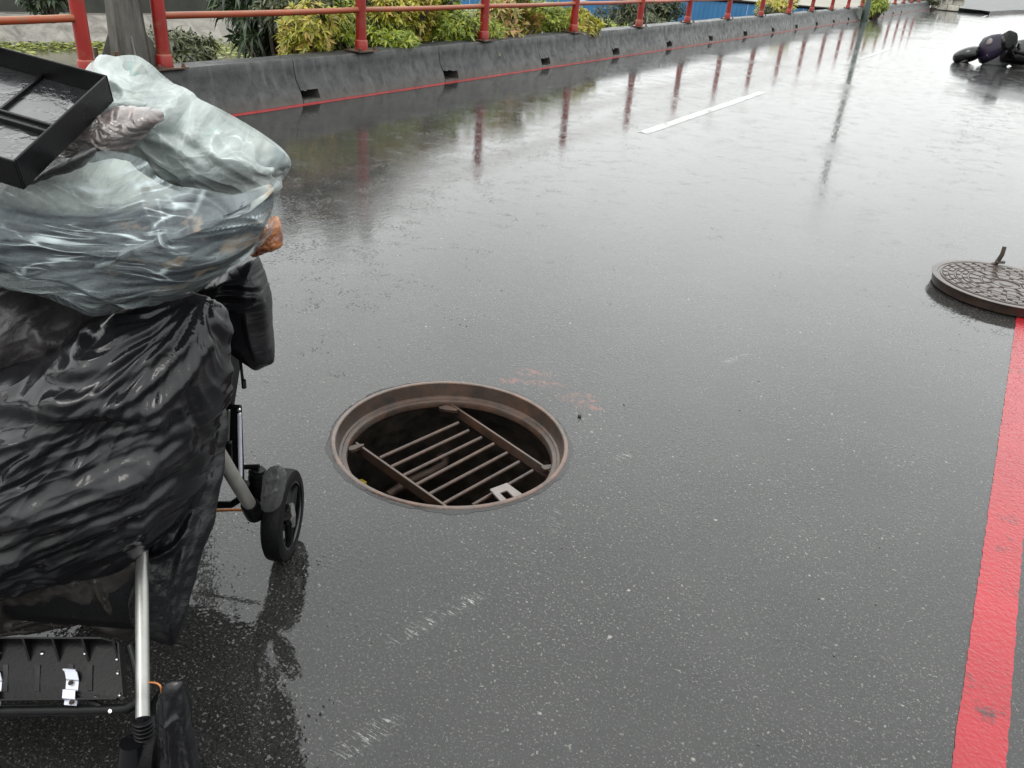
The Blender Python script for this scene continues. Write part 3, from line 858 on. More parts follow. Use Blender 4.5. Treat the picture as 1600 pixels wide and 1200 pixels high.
# low block wall and kerb where the parapet ends
def road_end():
    y0 = 53.9
    stone = simple('pale_block', (.36, .34, .29), .8, 0, .35, 3, .8, 12)
    root = thing('block_wall', (-5.6, y0+2, 0), 'short pale block wall at the far end of the parapet', 'wall')
    for i in range(2):
        for j in range(2):
            MB().box((-5.35+.55*i+.2*(j % 2), y0+random.uniform(0, .1), .16+.29*j), (.53, .5, .27)).build('block', stone, root, bevel=.03)
    MB().box((-5.0, y0, .66), (1.3, .62, .1)).build('coping', M['concrete'], root, bevel=.02)
    k = MB(); v = []; f = []
    pts = [(-3.0, 54), (-2.2, 62), (0, 74), (5, 92), (13, 112), (26, 135)]
    for x, y in pts: v += [(x, y, 0), (x, y, .16), (x-.5, y+.1, .18), (x-14, y+6, .2)]
    for i in range(len(pts)-1):
        for j in range(3): f.append((4*i+j, 4*i+j+1, 4*i+5+j, 4*i+4+j))
    o = k.add(v, f).build('far_kerb', M['concrete']); struct(o, 'far concrete kerb curving away to the right')
road_end()

# ------------------------------------------------------------------ plants
def rosettes(mb, tips, leaf, k_range, width=.3, droop=.35, up=None):
    for p, d in tips:
        p = Vector(p); d = Vector(d).normalized(); a = d.orthogonal().normalized(); b = d.cross(a)
        k = random.randint(*k_range); ph = random.uniform(0, 6.28)
        for i in range(k):
            t = ph+i*2.4; el = random.uniform(.1, 1.0)
            o = (a*math.cos(t)+b*math.sin(t))*math.cos(el)+d*math.sin(el)
            L = leaf*random.uniform(.6, 1.15); w = L*width*random.uniform(.8, 1.2)/2
            s = o.cross(d); s = s.normalized() if s.length > 1e-4 else a
            nr = s.cross(o).normalized()
            base = p-d*random.uniform(0, leaf*.6)
            mid = base+o*L*.5+nr*L*.04; tip = base+o*L-Vector((0, 0, L*droop*random.uniform(.3, 1.2)))
            mid.z -= L*droop*.18
            lift = nr*w*.35
            mb.add([base, mid+s*w+lift, tip, mid-s*w+lift, mid], [(0, 1, 4), (1, 2, 4), (4, 2, 3), (0, 4, 3)])
    return mb
def branchy(root_p, tips, mat, parent, r0, name='stem', frac=.25, cap=40):
    mb = MB()
    for p, d in random.sample(tips, min(cap, max(3, int(len(tips)*frac)))):
        p = Vector(p); m = root_p.lerp(p, .5)+Vector((random.uniform(-.05, .05), random.uniform(-.05, .05), .06))
        mb.tube([root_p+Vector((random.uniform(-.08, .08), random.uniform(-.08, .08), 0)), m, p], [r0, r0*.6, r0*.25], 5, False)
    return mb.build(name, mat, parent, True)
BARK = simple('wet_bark', (.05, .038, .026), .7, 0, .4, 10, .6, 40)
def shrub(name, label, cat, centre, rad, n, leaf, mat, k_range=(7, 11), width=.3, droop=.35, clumps=7, group=None, trunk=None, floor=None, shell=.55):
    """leafy crown: clumps of rosettes spread through an uneven volume"""
    c = Vector(centre); rad = Vector(rad)
    root = thing(name, (c.x, c.y, (trunk or (c.z-rad.z))), label, cat, group)
    cl = []
    for _ in range(clumps):
        v = Vector((random.gauss(0, 1), random.gauss(0, 1), random.gauss(0, 1))).normalized()*random.uniform(.25, .72)
        cl.append((Vector((c.x+v.x*rad.x, c.y+v.y*rad.y, c.z+v.z*rad.z)), random.uniform(.38, .62)))
    tips = []
    while len(tips) < n:
        q, s = random.choice(cl)
        v = Vector((random.gauss(0, 1), random.gauss(0, 1), random.gauss(0, 1))).normalized()*(random.uniform(shell, 1.05))
        p = Vector((q.x+v.x*rad.x*s, q.y+v.y*rad.y*s, q.z+v.z*rad.z*s))
        if floor is not None and p.z < floor: continue
        d = (p-c).normalized()*.6+v*.6+Vector((0, 0, .7))
        tips.append((p, d))
    rosettes(MB(), tips, leaf, k_range, width, droop).build('_', None) if False else None
    mb = rosettes(MB(), tips, leaf, k_range, width, droop)
    me = bpy.data.meshes.new('crown'); me.from_pydata(mb.v, [], mb.f); me.materials.append(mat)
    o = bpy.data.objects.new('crown', me); COL.objects.link(o); child(o, root)
    rp = Vector((c.x, c.y, trunk if trunk is not None else c.z-rad.z))
    branchy(rp, tips, BARK, root, .018 if trunk is None else .04, 'trunk')
    return root
L_gold = leaf_mat('golden_leaves', [(0, (0.162, 0.178, 0.016)), (1, (0.340, 0.243, 0.041)), (.25, (0.243, 0.251, 0.020)), (.5, (0.340, 0.324, 0.028)), (.72, (0.405, 0.373, 0.049)), (.86, (0.373, 0.243, 0.065))])
L_lime = leaf_mat('lime_leaves', [(0, (0.081, 0.130, 0.016)), (1, (0.340, 0.356, 0.049)), (.3, (0.162, 0.227, 0.024)), (.65, (0.259, 0.308, 0.032))])
L_peach = leaf_mat('bronze_leaves', [(0, (0.130, 0.162, 0.024)), (1, (0.389, 0.194, 0.081)), (.4, (0.275, 0.259, 0.041)), (.7, (0.340, 0.219, 0.073))])
L_dark = leaf_mat('dark_leaves', [(0, (0.011, 0.024, 0.007)), (1, (0.054, 0.084, 0.027)), (.4, (0.019, 0.041, 0.012)), (.75, (0.030, 0.060, 0.018))])
L_olive = leaf_mat('olive_leaves', [(0, (0.027, 0.036, 0.013)), (1, (0.102, 0.108, 0.042)), (.5, (0.051, 0.066, 0.024))])

def vegetation():
    bx = -6.42
    def yy(px): # along-road position where the sight line at px, top of parapet, meets x = bx
        lo = None
        d = ray(px, 60); w = W(d); return w.y*(bx/w.x)
    grp = 'golden shrubs behind the parapet'
    spec = [ # px centre, depth offset, half-length(y), height centre, rz, material, label
        (498, .1, .42, .58, .34, L_gold, 'golden yellow leafed shrub at the left end of the planted row, beside the dark tree'),
        (560, .25, .45, .72, .45, L_lime, 'lime green shrub rising behind the first red post right of the dark tree'),
        (640, .1, .62, .66, .44, L_gold, 'dense golden shrub right of the first railing post, spilling over the parapet'),
        (712, .05, .5, .60, .42, L_lime, 'lime green shrub just left of the second railing post'),
        (790, .1, .65, .58, .32, L_peach, 'low shrub with bronze tinted leaves right of the second railing post'),
        (852, .05, .55, .64, .38, L_lime, 'upright lime shrub left of the third railing post'),
        (885, -.18, .42, .46, .25, L_gold, 'yellow green shrub hanging over the parapet edge at the third railing post')]
    spec += [(528, .35, .5, .80, .4, L_olive, 'olive green shrub filling the gap behind the leftmost golden shrubs'),
        (600, -.05, .3, .50, .24, L_lime, 'low lime shrub at the foot of the first red post right of the dark tree'),
        (680, .35, .6, .85, .42, L_olive, 'tall olive shrub behind the dense golden one'),
        (745, -.08, .32, .47, .22, L_lime, 'low lime shrub at the foot of the second railing post'),
        (818, .3, .6, .78, .4, L_lime, 'tall loose lime shrub behind the bronze tinted one')]
    for px, dx, hy, zc, rz, mt, lab in spec:
        y = yy(px)
        shrub('golden_shrub', lab, 'shrub', (bx-dx, y, zc-.04), (.42, hy*1.15, rz), int(520*hy/.5), random.uniform(.085, .135), mt, (7, 11), .28, .35, 9, grp, trunk=-.25)
    y = yy(322)
    shrub('green_shrub', 'small grey green shrub beside the weathered lamp post base', 'shrub', (-6.75, y, .40), (.4, .55, .26), 330, .12, L_olive, (6, 9), .26, .6, 8, None, trunk=-.25)
    # mango-like dark tree
    c = W(at_y(440, 12, 10.6))
    shrub('dark_tree', 'dark green long leafed tree behind the parapet left of the golden shrubs', 'tree', (c.x, c.y, .95), (1.15, 1.25, 1.35), 1500, .20, L_dark, (8, 13), .23, .6, 18, None, trunk=-.8, shell=.5)
    # a second one to its right, further back
    c = W(at_y(610, -30, 13.5))
    shrub('dark_tree', 'dark green tree rising behind the lime shrubs', 'tree', (c.x, c.y, 1.3), (1.1, 1.1, 1.2), 800, .2, L_dark, (8, 12), .22, .7, 9, None, trunk=-1.5, shell=.5)
    # green tree in front of the blue hoarding
    c = W(at_y(1000, 26, 22.0))
    shrub('green_tree', 'feathery green tree standing before the blue hoarding', 'tree', (c.x, c.y, c.z+.05), (1.15, 1.15, .75), 900, .20, L_olive, (7, 11), .22, .6, 10, None, trunk=-3.5, shell=.45)
    c = W(at_y(925, 44, 19)); shrub('bank_bush', 'low yellow green bush under the blue hoarding left of the feathery tree', 'bush', (c.x, c.y, c.z), (.8, .9, .25), 260, .14, L_lime, (6, 9), .25, .4, 7, None, trunk=c.z-.6)
    c = W(at_y(1222, 12, 26)); shrub('lime_bush', 'yellow green bush behind the parapet at the right end of the hoarding', 'bush', (c.x, c.y, c.z), (.7, .8, .36), 320, .17, L_gold, (6, 9), .3, .4, 8, None, trunk=c.z-.9)
    c = W(at_y(1197, 17, 25)); shrub('green_bush', 'small green bush beside the yellow green one before the hoarding', 'bush', (c.x, c.y, c.z-.05), (.45, .5, .22), 160, .15, L_olive, (6, 9), .3, .4, 6, None, trunk=c.z-.8)
    c = W(at_y(1368, 4, 34)); shrub('lime_bush', 'small yellow green bush just right of the dark green lamp post', 'bush', (c.x, c.y, c.z), (.5, .6, .34), 200, .18, L_lime, (6, 9), .3, .4, 6, None, trunk=c.z-.9)
    c = W(at_y(1448, -2, 50)); shrub('dark_bush', 'dark bush beyond the far end of the parapet', 'bush', (c.x, c.y, c.z), (1.2, 1.6, .5), 300, .25, L_olive, (6, 9), .3, .4, 7, None, trunk=c.z-1.5)
    # vines on the flood wall, far left
    c = W(at_y(75, -12, 38)); shrub('vine_bush', 'dark vine hanging on the flood wall at the upper left', 'bush', (c.x, c.y, c.z), (1.6, 1.6, .9), 420, .3, L_dark, (6, 9), .35, .5, 8, None, trunk=c.z-1.2)
vegetation()

# ------------------------------------------------------------------ fallen scooter
def scooter():
    base = at_z(1563, 103, 0)
    fx = Vector((-1, -.08, 0)).normalized(); roll = R(62)
    right = fx.cross(Vector((0, 0, 1)))          # with up = z this is the scooter's right side; y' = left
    left0 = -right; up0 = Vector((0, 0, 1))
    # lean over to the left so that seat and handlebars point towards the camera (-y)
    sgn = 1 if left0.y < 0 else -1
    up = up0*math.cos(roll)+left0*sgn*math.sin(roll)
    lf = up.cross(fx)
    O = Vector((base[0]-.0, base[1]+.35, 0))
    S = 1.04
    def loc(q): 
        p = O+(fx*(q[0])+lf*q[1]*1.06+up*(q[2]))*S
        return p
    low = min((loc((x, y, z)).z for x in (-.5, .7) for y in (-.20, .20) for z in (.25, .75)))
    lift = -low-.03
    fn = lambda q: W(loc(q)+Vector((0, 0, lift)))
    c0 = fn((0, 0, .4))
    root = thing('scooter', (c0.x, c0.y, 0), 'black and dark purple motor scooter lying on its side on the road', 'scooter')
    purple = simple('purple_paint', (.008, .004, .015), .25, 0, .2, 4, spec=.3)
    grey = simple('worn_grey_plastic', (.05, .05, .052), .45)
    bl = lambda mb, n, m, par=root, bev=0: mb.xf(fn).build(n, m, par, True, bev)
    def wheel(x, r, w, turn=False):
        bl = (lambda mb, n, m, par=root: mb.xf(turned).xf(fn).build(n, m, par, True)) if turn else (lambda mb, n, m, par=root: mb.xf(fn).build(n, m, par, True))
        Mx = Matrix.Translation((x, 0, r)) @ Matrix.Rotation(R(90), 4, 'X')
        a = bl(MB().lathe([(r-.07, -w/2), (r-.03, -w/2-.008), (r-.008, -w*.32), (r, 0), (r-.008, w*.32), (r-.03, w/2+.008), (r-.07, w/2), (r-.075, 0)], 32, Mx, True), 'wheel', M['tyre'])
        rim = MB().lathe([(r-.068, -w*.4), (r-.068, w*.4), (r-.085, w*.4), (r-.085, -w*.4)], 32, Mx, True)
        rim.lathe([(.0001, -.06), (.05, -.06), (.05, .06), (.0001, .06)], 16, Mx)
        for k in range(5):
            t = 2*math.pi*k/5; rim.tube([(x+.04*math.cos(t), 0, r+.04*math.sin(t)), (x+(r-.075)*math.cos(t), 0, r+(r-.075)*math.sin(t))], .016, 6)
        bl(rim, 'rim', M['grey_tube'], a)
    down = 1 if fn((0, .3, .5)).z < fn((0, -.3, .5)).z else -1
    ta = R(10)*down
    def turned(q):      # steering turned so that the front wheel drops to the road
        dx, dy = q[0]-.52, q[1]
        return (.52+dx*math.cos(ta)-dy*math.sin(ta), dx*math.sin(ta)+dy*math.cos(ta), q[2])
    wheel(.68, .225, .12, True); wheel(-.56, .225, .11)
    # front fender: arched shell over the wheel
    v = []; f = []; n = 14; m = 7
    for i in range(n+1):
        t = R(-10+190*i/n)
        for j in range(m):
            s = (j/(m-1)-.5)*2; rr = .285-.06*s*s
            v.append((.68+rr*math.cos(t), s*.105, .225+rr*math.sin(t)))
    for i in range(n):
        for j in range(m-1): f.append((i*m+j, i*m+j+1, (i+1)*m+j+1, (i+1)*m+j))
    o = bl(MB().add(v, f).xf(turned), 'front_fender', M['gloss']); sm = o.modifiers.new('s', 'SOLIDIFY'); sm.thickness = .008
    # apron (leg shield), lofted upward
    def loft_z(secs, nn=20, p=2.6):
        mb = MB().loft([(z, y0, x0, ry, rx) for (z, x0, y0, rx, ry) in secs], nn, p); return mb.xf(lambda q: (q[2], q[1], q[0]))
    bl(loft_z([(.28, .42, 0, .05, .12), (.36, .47, 0, .09, .20), (.5, .49, 0, .11, .235), (.66, .45, 0, .10, .225), (.80, .40, 0, .085, .19), (.9, .36, 0, .06, .13)]), 'apron', purple)
    bl(loft_z([(.62, .56, -.06, .01, .02), (.66, .555, -.07, .02, .05), (.70, .54, -.08, .02, .06), (.73, .52, -.08, .01, .03)], 16), 'apron_highlight', M['white_plate'])  # pale patch added as a painted highlight, sky reflection on the purple apron
    bl(loft_z([(.86, .36, 0, .05, .10), (.92, .37, 0, .10, .16), (1.0, .34, 0, .11, .17), (1.05, .30, 0, .07, .12)]), 'handlebar_cowl', M['plastic'])
    bl(MB().loft([(.435, 0, .965, .06, .04), (.47, 0, .965, .075, .05), (.485, 0, .965, .05, .03)], 16), 'headlight', M['gloss'])
    UPPER = lambda s: fn((.3, s*.3, .9)).z > fn((.3, 0, .9)).z
    for s in (-1, 1):
        if UPPER(s): continue
        bl(MB().tube([(.33, s*.1, .98), (.26, s*.20, .95), (.16, s*.27, .90)], [.016, .016, .02], 10), 'handle_grip', M['tyre'])
        bl(MB().tube([(.31, s*.16, 1.0), (.30, s*.17, 1.09), (.28, s*.18, 1.14)], .007, 6), 'mirror_stem', M['gloss'])
        bl(MB().loft([(.265, s*.18, 1.17, .03, .02), (.275, s*.18, 1.17, .07, .05), (.30, s*.18, 1.17, .06, .04)], 14), 'mirror', M['gloss'])
        bl(MB().loft([(.56, s*.14, .62, .02, .015), (.52, s*.16, .62, .045, .03), (.49, s*.17, .62, .03, .02)], 12), 'turn_signal', M['gloss'])
    bl(MB().tube([(.68, .07, .225), (.52, .07, .55), (.46, .06, .68)], .022, 8).xf(turned), 'fork', M['plastic'])
    bl(MB().tube([(.68, -.07, .225), (.52, -.07, .55), (.46, -.06, .68)], .022, 8).xf(turned), 'fork', M['plastic'])
    bl(MB().loft([(.44, 0, .27, .10, .03), (.36, 0, .24, .18, .045), (.1, 0, .235, .19, .05), (-.12, 0, .26, .17, .07), (-.2, 0, .3, .12, .08)], 20), 'floorboard', grey)
    bl(MB().loft([(.06, 0, .42, .10, .14), (-.02, 0, .50, .18, .19), (-.25, 0, .53, .225, .17), (-.5, 0, .55, .225, .15), (-.75, 0, .60, .16, .11), (-.93, 0, .64, .06, .04)], 24), 'rear_body', M['gloss'])
    bl(MB().loft([(.05, 0, .70, .07, .03), (-.02, 0, .72, .12, .06), (-.2, 0, .735, .155, .075), (-.42, 0, .75, .16, .07), (-.48, 0, .79, .16, .075), (-.75, 0, .80, .12, .06), (-.84, 0, .80, .06, .03)], 24), 'seat', simple('wet_black_vinyl', (.012, .012, .013), .3, 0, .3, 8))
    bl(MB().loft([(-.9, 0, .66, .05, .04), (-.95, 0, .66, .09, .04), (-.975, 0, .66, .06, .025)], 14), 'tail_light', simple('red_lens', (.3, .01, .01), .15))
    bl(MB().loft([(-.15, .06, .26, .05, .06), (-.3, .08, .27, .11, .09), (-.56, .10, .26, .09, .08), (-.66, .10, .25, .05, .05)], 16), 'engine', M['grey_tube'])
    bl(MB().tube([(-.2, -.14, .22), (-.4, -.16, .24), (-.55, -.165, .27), (-.92, -.17, .36)], [.02, .035, .05, .045], 12), 'exhaust', M['silver'])
    bl(MB().tube([(-.72, -.13, .78), (-.88, -.1, .83), (-.92, 0, .84), (-.88, .1, .83), (-.72, .13, .78)], .013, 8), 'grab_rail', M['plastic'])
    bl(MB().box((-.9, 0, .42), (.015, .16, .22)), 'rear_mudguard', M['tyre'])
scooter()

# ------------------------------------------------------------------ the loaded pushcart (frame C, right of it faces the manhole)
def Wm(mb): return mb.xf(W)
def pushcart():
    o0 = W((-.87, 1.3, 0))
    root = thing('pushcart', (o0.x, o0.y, 0), 'folding black and silver pushcart loaded with bags beside the manhole', 'pushcart')
    def part(mb, name, mat, par=root, smooth=True, bev=0.0): return Wm(mb).build(name, mat, par, smooth, bev)
    # front wheels (axis along x)
    def wheel(x, y, r, w, par=root):
        Mx = Matrix.Translation((x, y, r)) @ Matrix.Rotation(R(90), 4, 'Y')
        wh = part(MB().lathe([(r-.03, -w/2), (r-.012, -w/2), (r-.003, -w*.4), (r, -w*.2), (r, w*.2), (r-.003, w*.4), (r-.012, w/2), (r-.03, w/2)], 48, Mx, True), 'wheel', M['tyre'])
        part(MB().lathe([(r-.029, -w*.42), (r-.029, w*.46), (r-.036, w*.47), (r-.038, w*.3), (r-.038, -w*.42)], 48, Mx, True), 'rim', M['gloss'], wh)
        for k in range(3):
            t = 2*math.pi*k/3+.5
            a = Vector((x, y+.018*math.cos(t), r+.018*math.sin(t))); b = Vector((x, y+(r-.034)*math.cos(t), r+(r-.034)*math.sin(t)))
            part(MB().tube([a+Vector((w*.28, 0, 0)), b+Vector((w*.2, 0, 0))], [.014, .010], 8), 'spoke', M['plastic'], wh)
        part(MB().lathe([(.0001, -w*.5), (.028, -w*.5), (.028, w*.3), (.022, w*.42), (.0001, w*.42)], 20, Mx), 'hub', M['plastic'], wh)
        for t in (.6, .6+math.pi):
            a = Vector((x+w*.45, y, r)); part(MB().tube([a, a+Vector((0, .034*math.cos(t+.9), .034*math.sin(t+.9)))], [.010, .007], 8), 'hub_cap', M['silver'], wh)
        part(MB().lathe([(.0001, w*.52), (.014, w*.5), (.016, w*.42)], 16, Mx), 'axle_cap', M['white_plate'], wh)
        return wh
    fy, fr = 1.70, .121
    wheel(-.572, fy, fr, .052); wheel(-1.17, fy, fr, .052)
    wheel(-.61, 1.03, .095, .04); wheel(-1.20, 1.04, .10, .045)
    # front right leg, foot socket, fork and caster housing
    a = at_y(318, 668, 1.42); b = at_y(391, 790, 1.60)
    part(MB().tube([a-(b-a)*.6, a, b], .0165, 16), 'front_leg', M['grey_tube'])
    d = (b-a)/np.linalg.norm(b-a)
    part(MB().tube([b-d*.012, b+d*.02, b+d*.05, b+d*.062], [.021, .024, .024, .012], 14), 'leg_socket', M['plastic'])
    part(MB().tube([b+d*.03, Vector((-.61, fy, fr+.02)), Vector((-.61, fy, fr))], [.016, .018, .02], 10), 'fork', M['plastic'])
    c1, c2 = at_y(403, 733, 1.66), at_y(399, 778, 1.66)
    part(MB().tube([c1, c2], [.017, .022], 12), 'caster_housing', M['plastic'])
    for k in range(4):
        q = c1+(c2-c1)*(.12+.17*k); e = (c2-c1)/np.linalg.norm(c2-c1)*.004
        part(MB().tube([q-e, q+e], .0225, 12), 'housing_rib', M['plastic'])
    part(MB().tube([at_y(372, 730, 1.66), at_y(405, 729, 1.66)], .0065, 8), 'cross_strut', M['plastic'])
    part(MB().tube([at_y(290, 790, 1.62), at_y(362, 788, 1.62), at_y(374, 780, 1.62), at_y(384, 755, 1.6)], .0095, 10), 'footrest_bar', M['plastic'])
    part(MB().tube([at_y(280, 799, 1.66), at_y(392, 796, 1.66)], .004, 8), 'axle_rod', M['orange'])
    # side frame: black slat with white edge, thin silver rod, black web strap
    def slat(px0, py0, px1, py1, y, w, th, name, mat):
        p, q = at_y(px0, py0, y), at_y(px1, py1, y); dd = (q-p)/np.linalg.norm(q-p)
        s = np.array([1.0, 0, 0])*w/2; t = np.array([0, 1.0, 0])*th/2
        v = [p+s+t, p-s+t, p-s-t, p+s-t, q+s+t, q-s+t, q-s-t, q+s-t]
        return part(MB().add(v, [(0, 1, 2, 3), (4, 7, 6, 5), (0, 4, 5, 1), (1, 5, 6, 2), (2, 6, 7, 3), (3, 7, 4, 0)]), name, mat, root, False, .003)
    slat(369, 634, 374, 756, 1.56, .022, .016, 'side_slat', M['plastic'])
    slat(374, 645, 376, 746, 1.552, .0075, .012, 'slat_stripe', M['white_plastic'])
    slat(357, 640, 355, 700, 1.57, .008, .008, 'side_rod', M['silver'])
    slat(356, 690, 357, 730, 1.565, .018, .018, 'rod_clamp', M['plastic'])
    slat(352, 560, 362, 690, 1.60, .020, .01, 'side_frame', M['fabric'])
    slat(338, 620, 346, 660, 1.55, .012, .01, 'side_frame', M['plastic'])
    for px, py in ((373, 640), (375, 752), (357, 714)):
        q = at_y(px, py, 1.545); part(MB().lathe([(.0001, .004), (.004, .003), (.005, 0)], 10, Matrix.Translation(q) @ Matrix.Rotation(R(90), 4, 'X')), 'rivet', M['steel'])
    # rear right leg (silver) with spring strut
    a, b = at_y(223, 1122, .985), at_y(221, 800, 1.34)
    part(MB().tube([a, b], .0125, 20), 'rear_leg', M['silver'])
    s0 = a; s1 = at_y(232, 1188, .97)
    part(MB().tube([s0+(s0-s1)*.05, s1, s1+(s1-s0)*.4], [.010, .012, .014], 12), 'strut', M['gloss'])
    e = (s1-s0); L = np.linalg.norm(e); e = e/L
    for k in range(11):
        q = s0+e*(L*(.04+k*.088)); part(MB().tube([q-e*.0016, q, q+e*.0016], [.0175, .0195, .0175], 18), 'spring_coil', M['plastic'])
    part(MB().tube([at_y(205, 1160, .96), at_y(205, 1210, .95)], [.02, .025], 12), 'strut_housing', M['gloss'])
    # rear left leg, out of the frame
    part(MB().tube([Vector((-1.11, .985, .19)), Vector((-1.11, 1.1, .52)), Vector((-1.1, 1.2, .8))], .0125, 16), 'rear_leg', M['silver'])
    part(MB().tube([Vector((-1.17, 1.62, .2)), Vector((-1.12, 1.3, .65)), Vector((-1.1, 1.1, .95))], .0165, 14), 'front_leg', M['grey_tube'])
    # loose wire at the strut
    part(MB().tube(smooth_wire([at_y(232, 1066, .97), at_y(246, 1068, .965), at_y(252, 1078, .96), at_y(250, 1110, .96), at_y(254, 1160, .95), at_y(258, 1200, .95)]), .0016, 6), 'wire', M['orange'])
    # footrest tray: tilted moulded plate with ribs, on a tube frame
    P00, P10 = at_y(-330, 1000, 1.115), at_y(190, 1001, 1.115)   # back edge
    Q00, Q10 = at_y(-330, 1098, 1.02), at_y(196, 1092, 1.02)     # front edge
    def pl(u, v, h=0.0):
        p = np.array(P00)*(1-u)*(1-v)+np.array(P10)*u*(1-v)+np.array(Q00)*(1-u)*v+np.array(Q10)*u*v
        return p+nrm*h
    nrm = np.cross(np.array(P10)-P00, np.array(P00)-Q00); nrm /= np.linalg.norm(nrm)
    if nrm[2] < 0: nrm = -nrm
    tray = part(MB().add([pl(0, 0), pl(1, 0), pl(1, 1), pl(0, 1), pl(0, 0, -.006), pl(1, 0, -.006), pl(1, 1, -.006), pl(0, 1, -.006)],
                [(0, 1, 2, 3), (7, 6, 5, 4), (0, 4, 5, 1), (1, 5, 6, 2), (2, 6, 7, 3), (3, 7, 4, 0)]), 'footrest_plate', M['plastic'], root, False)
    def wall(u0, v0, u1, v1, h0, h1, th=.003, name='rim_wall', mat=M['plastic']):
        a_, b_, c_, d_ = pl(u0, v0, .0), pl(u1, v1, .0), pl(u1, v1, h1), pl(u0, v0, h0)
        sd = np.cross(b_-a_, nrm); sd = sd/np.linalg.norm(sd)*th/2
        v = [a_+sd, b_+sd, c_+sd, d_+sd, a_-sd, b_-sd, c_-sd, d_-sd]
        return part(MB().add(v, [(0, 1, 2, 3), (7, 6, 5, 4), (0, 4, 5, 1), (1, 5, 6, 2), (2, 6, 7, 3), (3, 7, 4, 0)]), name, mat, tray, False)
    wall(0, 0, .96, 0, .028, .028); wall(1, .06, 1, .96, .016, .012); wall(.96, 0, 1, .06, .028, .016); wall(0, 1, .98, 1, .008, .008)
    us = lambda px: (px+330)/520
    for px in (-130, -85, -40, 4, 50, 95, 140, 186):
        wall(us(px), .01, us(px-2), .36, .027, .002, .004, 'rib')
    for px in (-130, -85, -40, 12, 61, 112, 141):
        p0, p1 = pl(us(px), .42, .003), pl(us(px-3), .86, .003); sd = np.array([.0048, 0, 0])
        part(MB().add([p0-sd, p0+sd, p1+sd, p1-sd]+[q+nrm*.0012 for q in (p0-sd, p0+sd, p1+sd, p1-sd)], [(4, 5, 6, 7), (0, 1, 5, 4), (1, 2, 6, 5), (2, 3, 7, 6), (3, 0, 4, 7)]), 'slot', M['black'], tray, False)
    for px, v in ((2, .22), (68, .22), (134, .22), (196, .32), (200, .56), (190, .93), (146, .97)):
        q = pl(min(us(px), .985), v, .002); part(MB().lathe([(.0001, .003), (.003, .0025), (.0042, 0)], 10, Matrix.Translation(q)), 'screw', M['steel'], tray)
    # tube frame round the tray
    t0 = [pl(-.05, 1.16, -.012), pl(.5, 1.16, -.012), pl(.93, 1.16, -.012), pl(1.01, 1.10, -.010), pl(1.04, .92, -.006), pl(1.04, .5, 0), pl(1.03, .1, .004)]
    part(MB().tube(smooth_wire(t0), .0098, 14), 'tray_frame', M['plastic'])
    part(MB().tube([pl(-.05, .93, -.006), pl(.80, .93, -.006)], .0055, 10), 'tray_bar', M['plastic'])
    part(MB().tube([pl(.86, .9, -.004), pl(.92, 1.12, -.01)], .006, 8), 'tray_bar', M['plastic'])
    q = pl(us(165), 1.19, -.004); part(MB().lathe([(.0001, .004), (.0035, .003), (.0042, 0)], 12, Matrix.Translation(q) @ Matrix.Rotation(R(50), 4, 'X')), 'screw', M['steel'])
    # white folded brackets
    def bracket(pxs):
        u = us(pxs)
        rows = [(.50, .010, .0), (.52, .016, .0), (.56, .014, .003), (.68, .010, .003), (.70, .004, 0), (.84, .004, -.002), (.86, .012, -.003), (1.0, .012, -.005), (1.03, .002, -.006), (1.10, .003, -.007)]
        v = []; f = []
        wdt = .0115
        for (vv, h, sk) in rows:
            p = pl(u, vv, h)+np.array([sk, 0, 0])
            v += [p-np.array([wdt, 0, 0]), p+np.array([wdt, 0, 0])]
        for i in range(len(rows)-1): f.append((2*i, 2*i+1, 2*i+3, 2*i+2))
        o = part(MB().add(v, f), 'bracket', M['white_plastic'], root, False)
        s = o.modifiers.new('s', 'SOLIDIFY'); s.thickness = .0022
        for vv, h in ((.74, .008), (1.06, .008)):
            qq = pl(u, vv, h)+np.array([-.001, 0, 0]); part(MB().lathe([(.0001, .003), (.004, .003), (.005, 0)], 10, Matrix.Translation(qq)), 'bracket_bolt', M['rust_bar'], o)
    bracket(113); bracket(-4)
    # dark fabric hamper between the legs
    v = []
    secs = [(.12, -1.06, -.74, 1.25, 1.60), (.30, -1.10, -.70, 1.30, 1.72), (.62, -1.12, -.66, 1.44, 1.84), (.85, -1.12, -.68, 1.48, 1.88)]
    for z, x0, x1, y0, y1 in secs: v += [(x0, y0, z), (x1, y0, z), (x1, y1, z), (x0, y1, z)]
    f = [(0, 3, 2, 1), (12, 13, 14, 15)]
    for i in range(3):
        for k in range(4): f.append((4*i+k, 4*i+(k+1) % 4, 4*i+4+(k+1) % 4, 4*i+4+k))
    part(MB().add(v, f), 'hamper', M['fabric'], root, False, .03)
    return root
def smooth_wire(pts, k=6):
    out = []
    P = [np.array(q, float) for q in pts]; P = [P[0]]+P+[P[-1]]
    for i in range(1, len(P)-2):
        a, b, c, d = P[i-1:i+3]
        for j in range(k):
            t = j/k; out.append(.5*((2*b)+(-a+c)*t+(2*a-5*b+4*c-d)*t*t+(-a+3*b-3*c+d)*t**3))
    out.append(P[-1]); return out
CART = pushcart()

# ------------------------------------------------------------------ bags
def bag_thing(name, me, mat, label, cat, group=None):
    me.materials.clear(); me.materials.append(mat)
    me.name = name
    o = bpy.data.objects.new(name, me); COL.objects.link(o)
    return tag(o, label, cat, group)

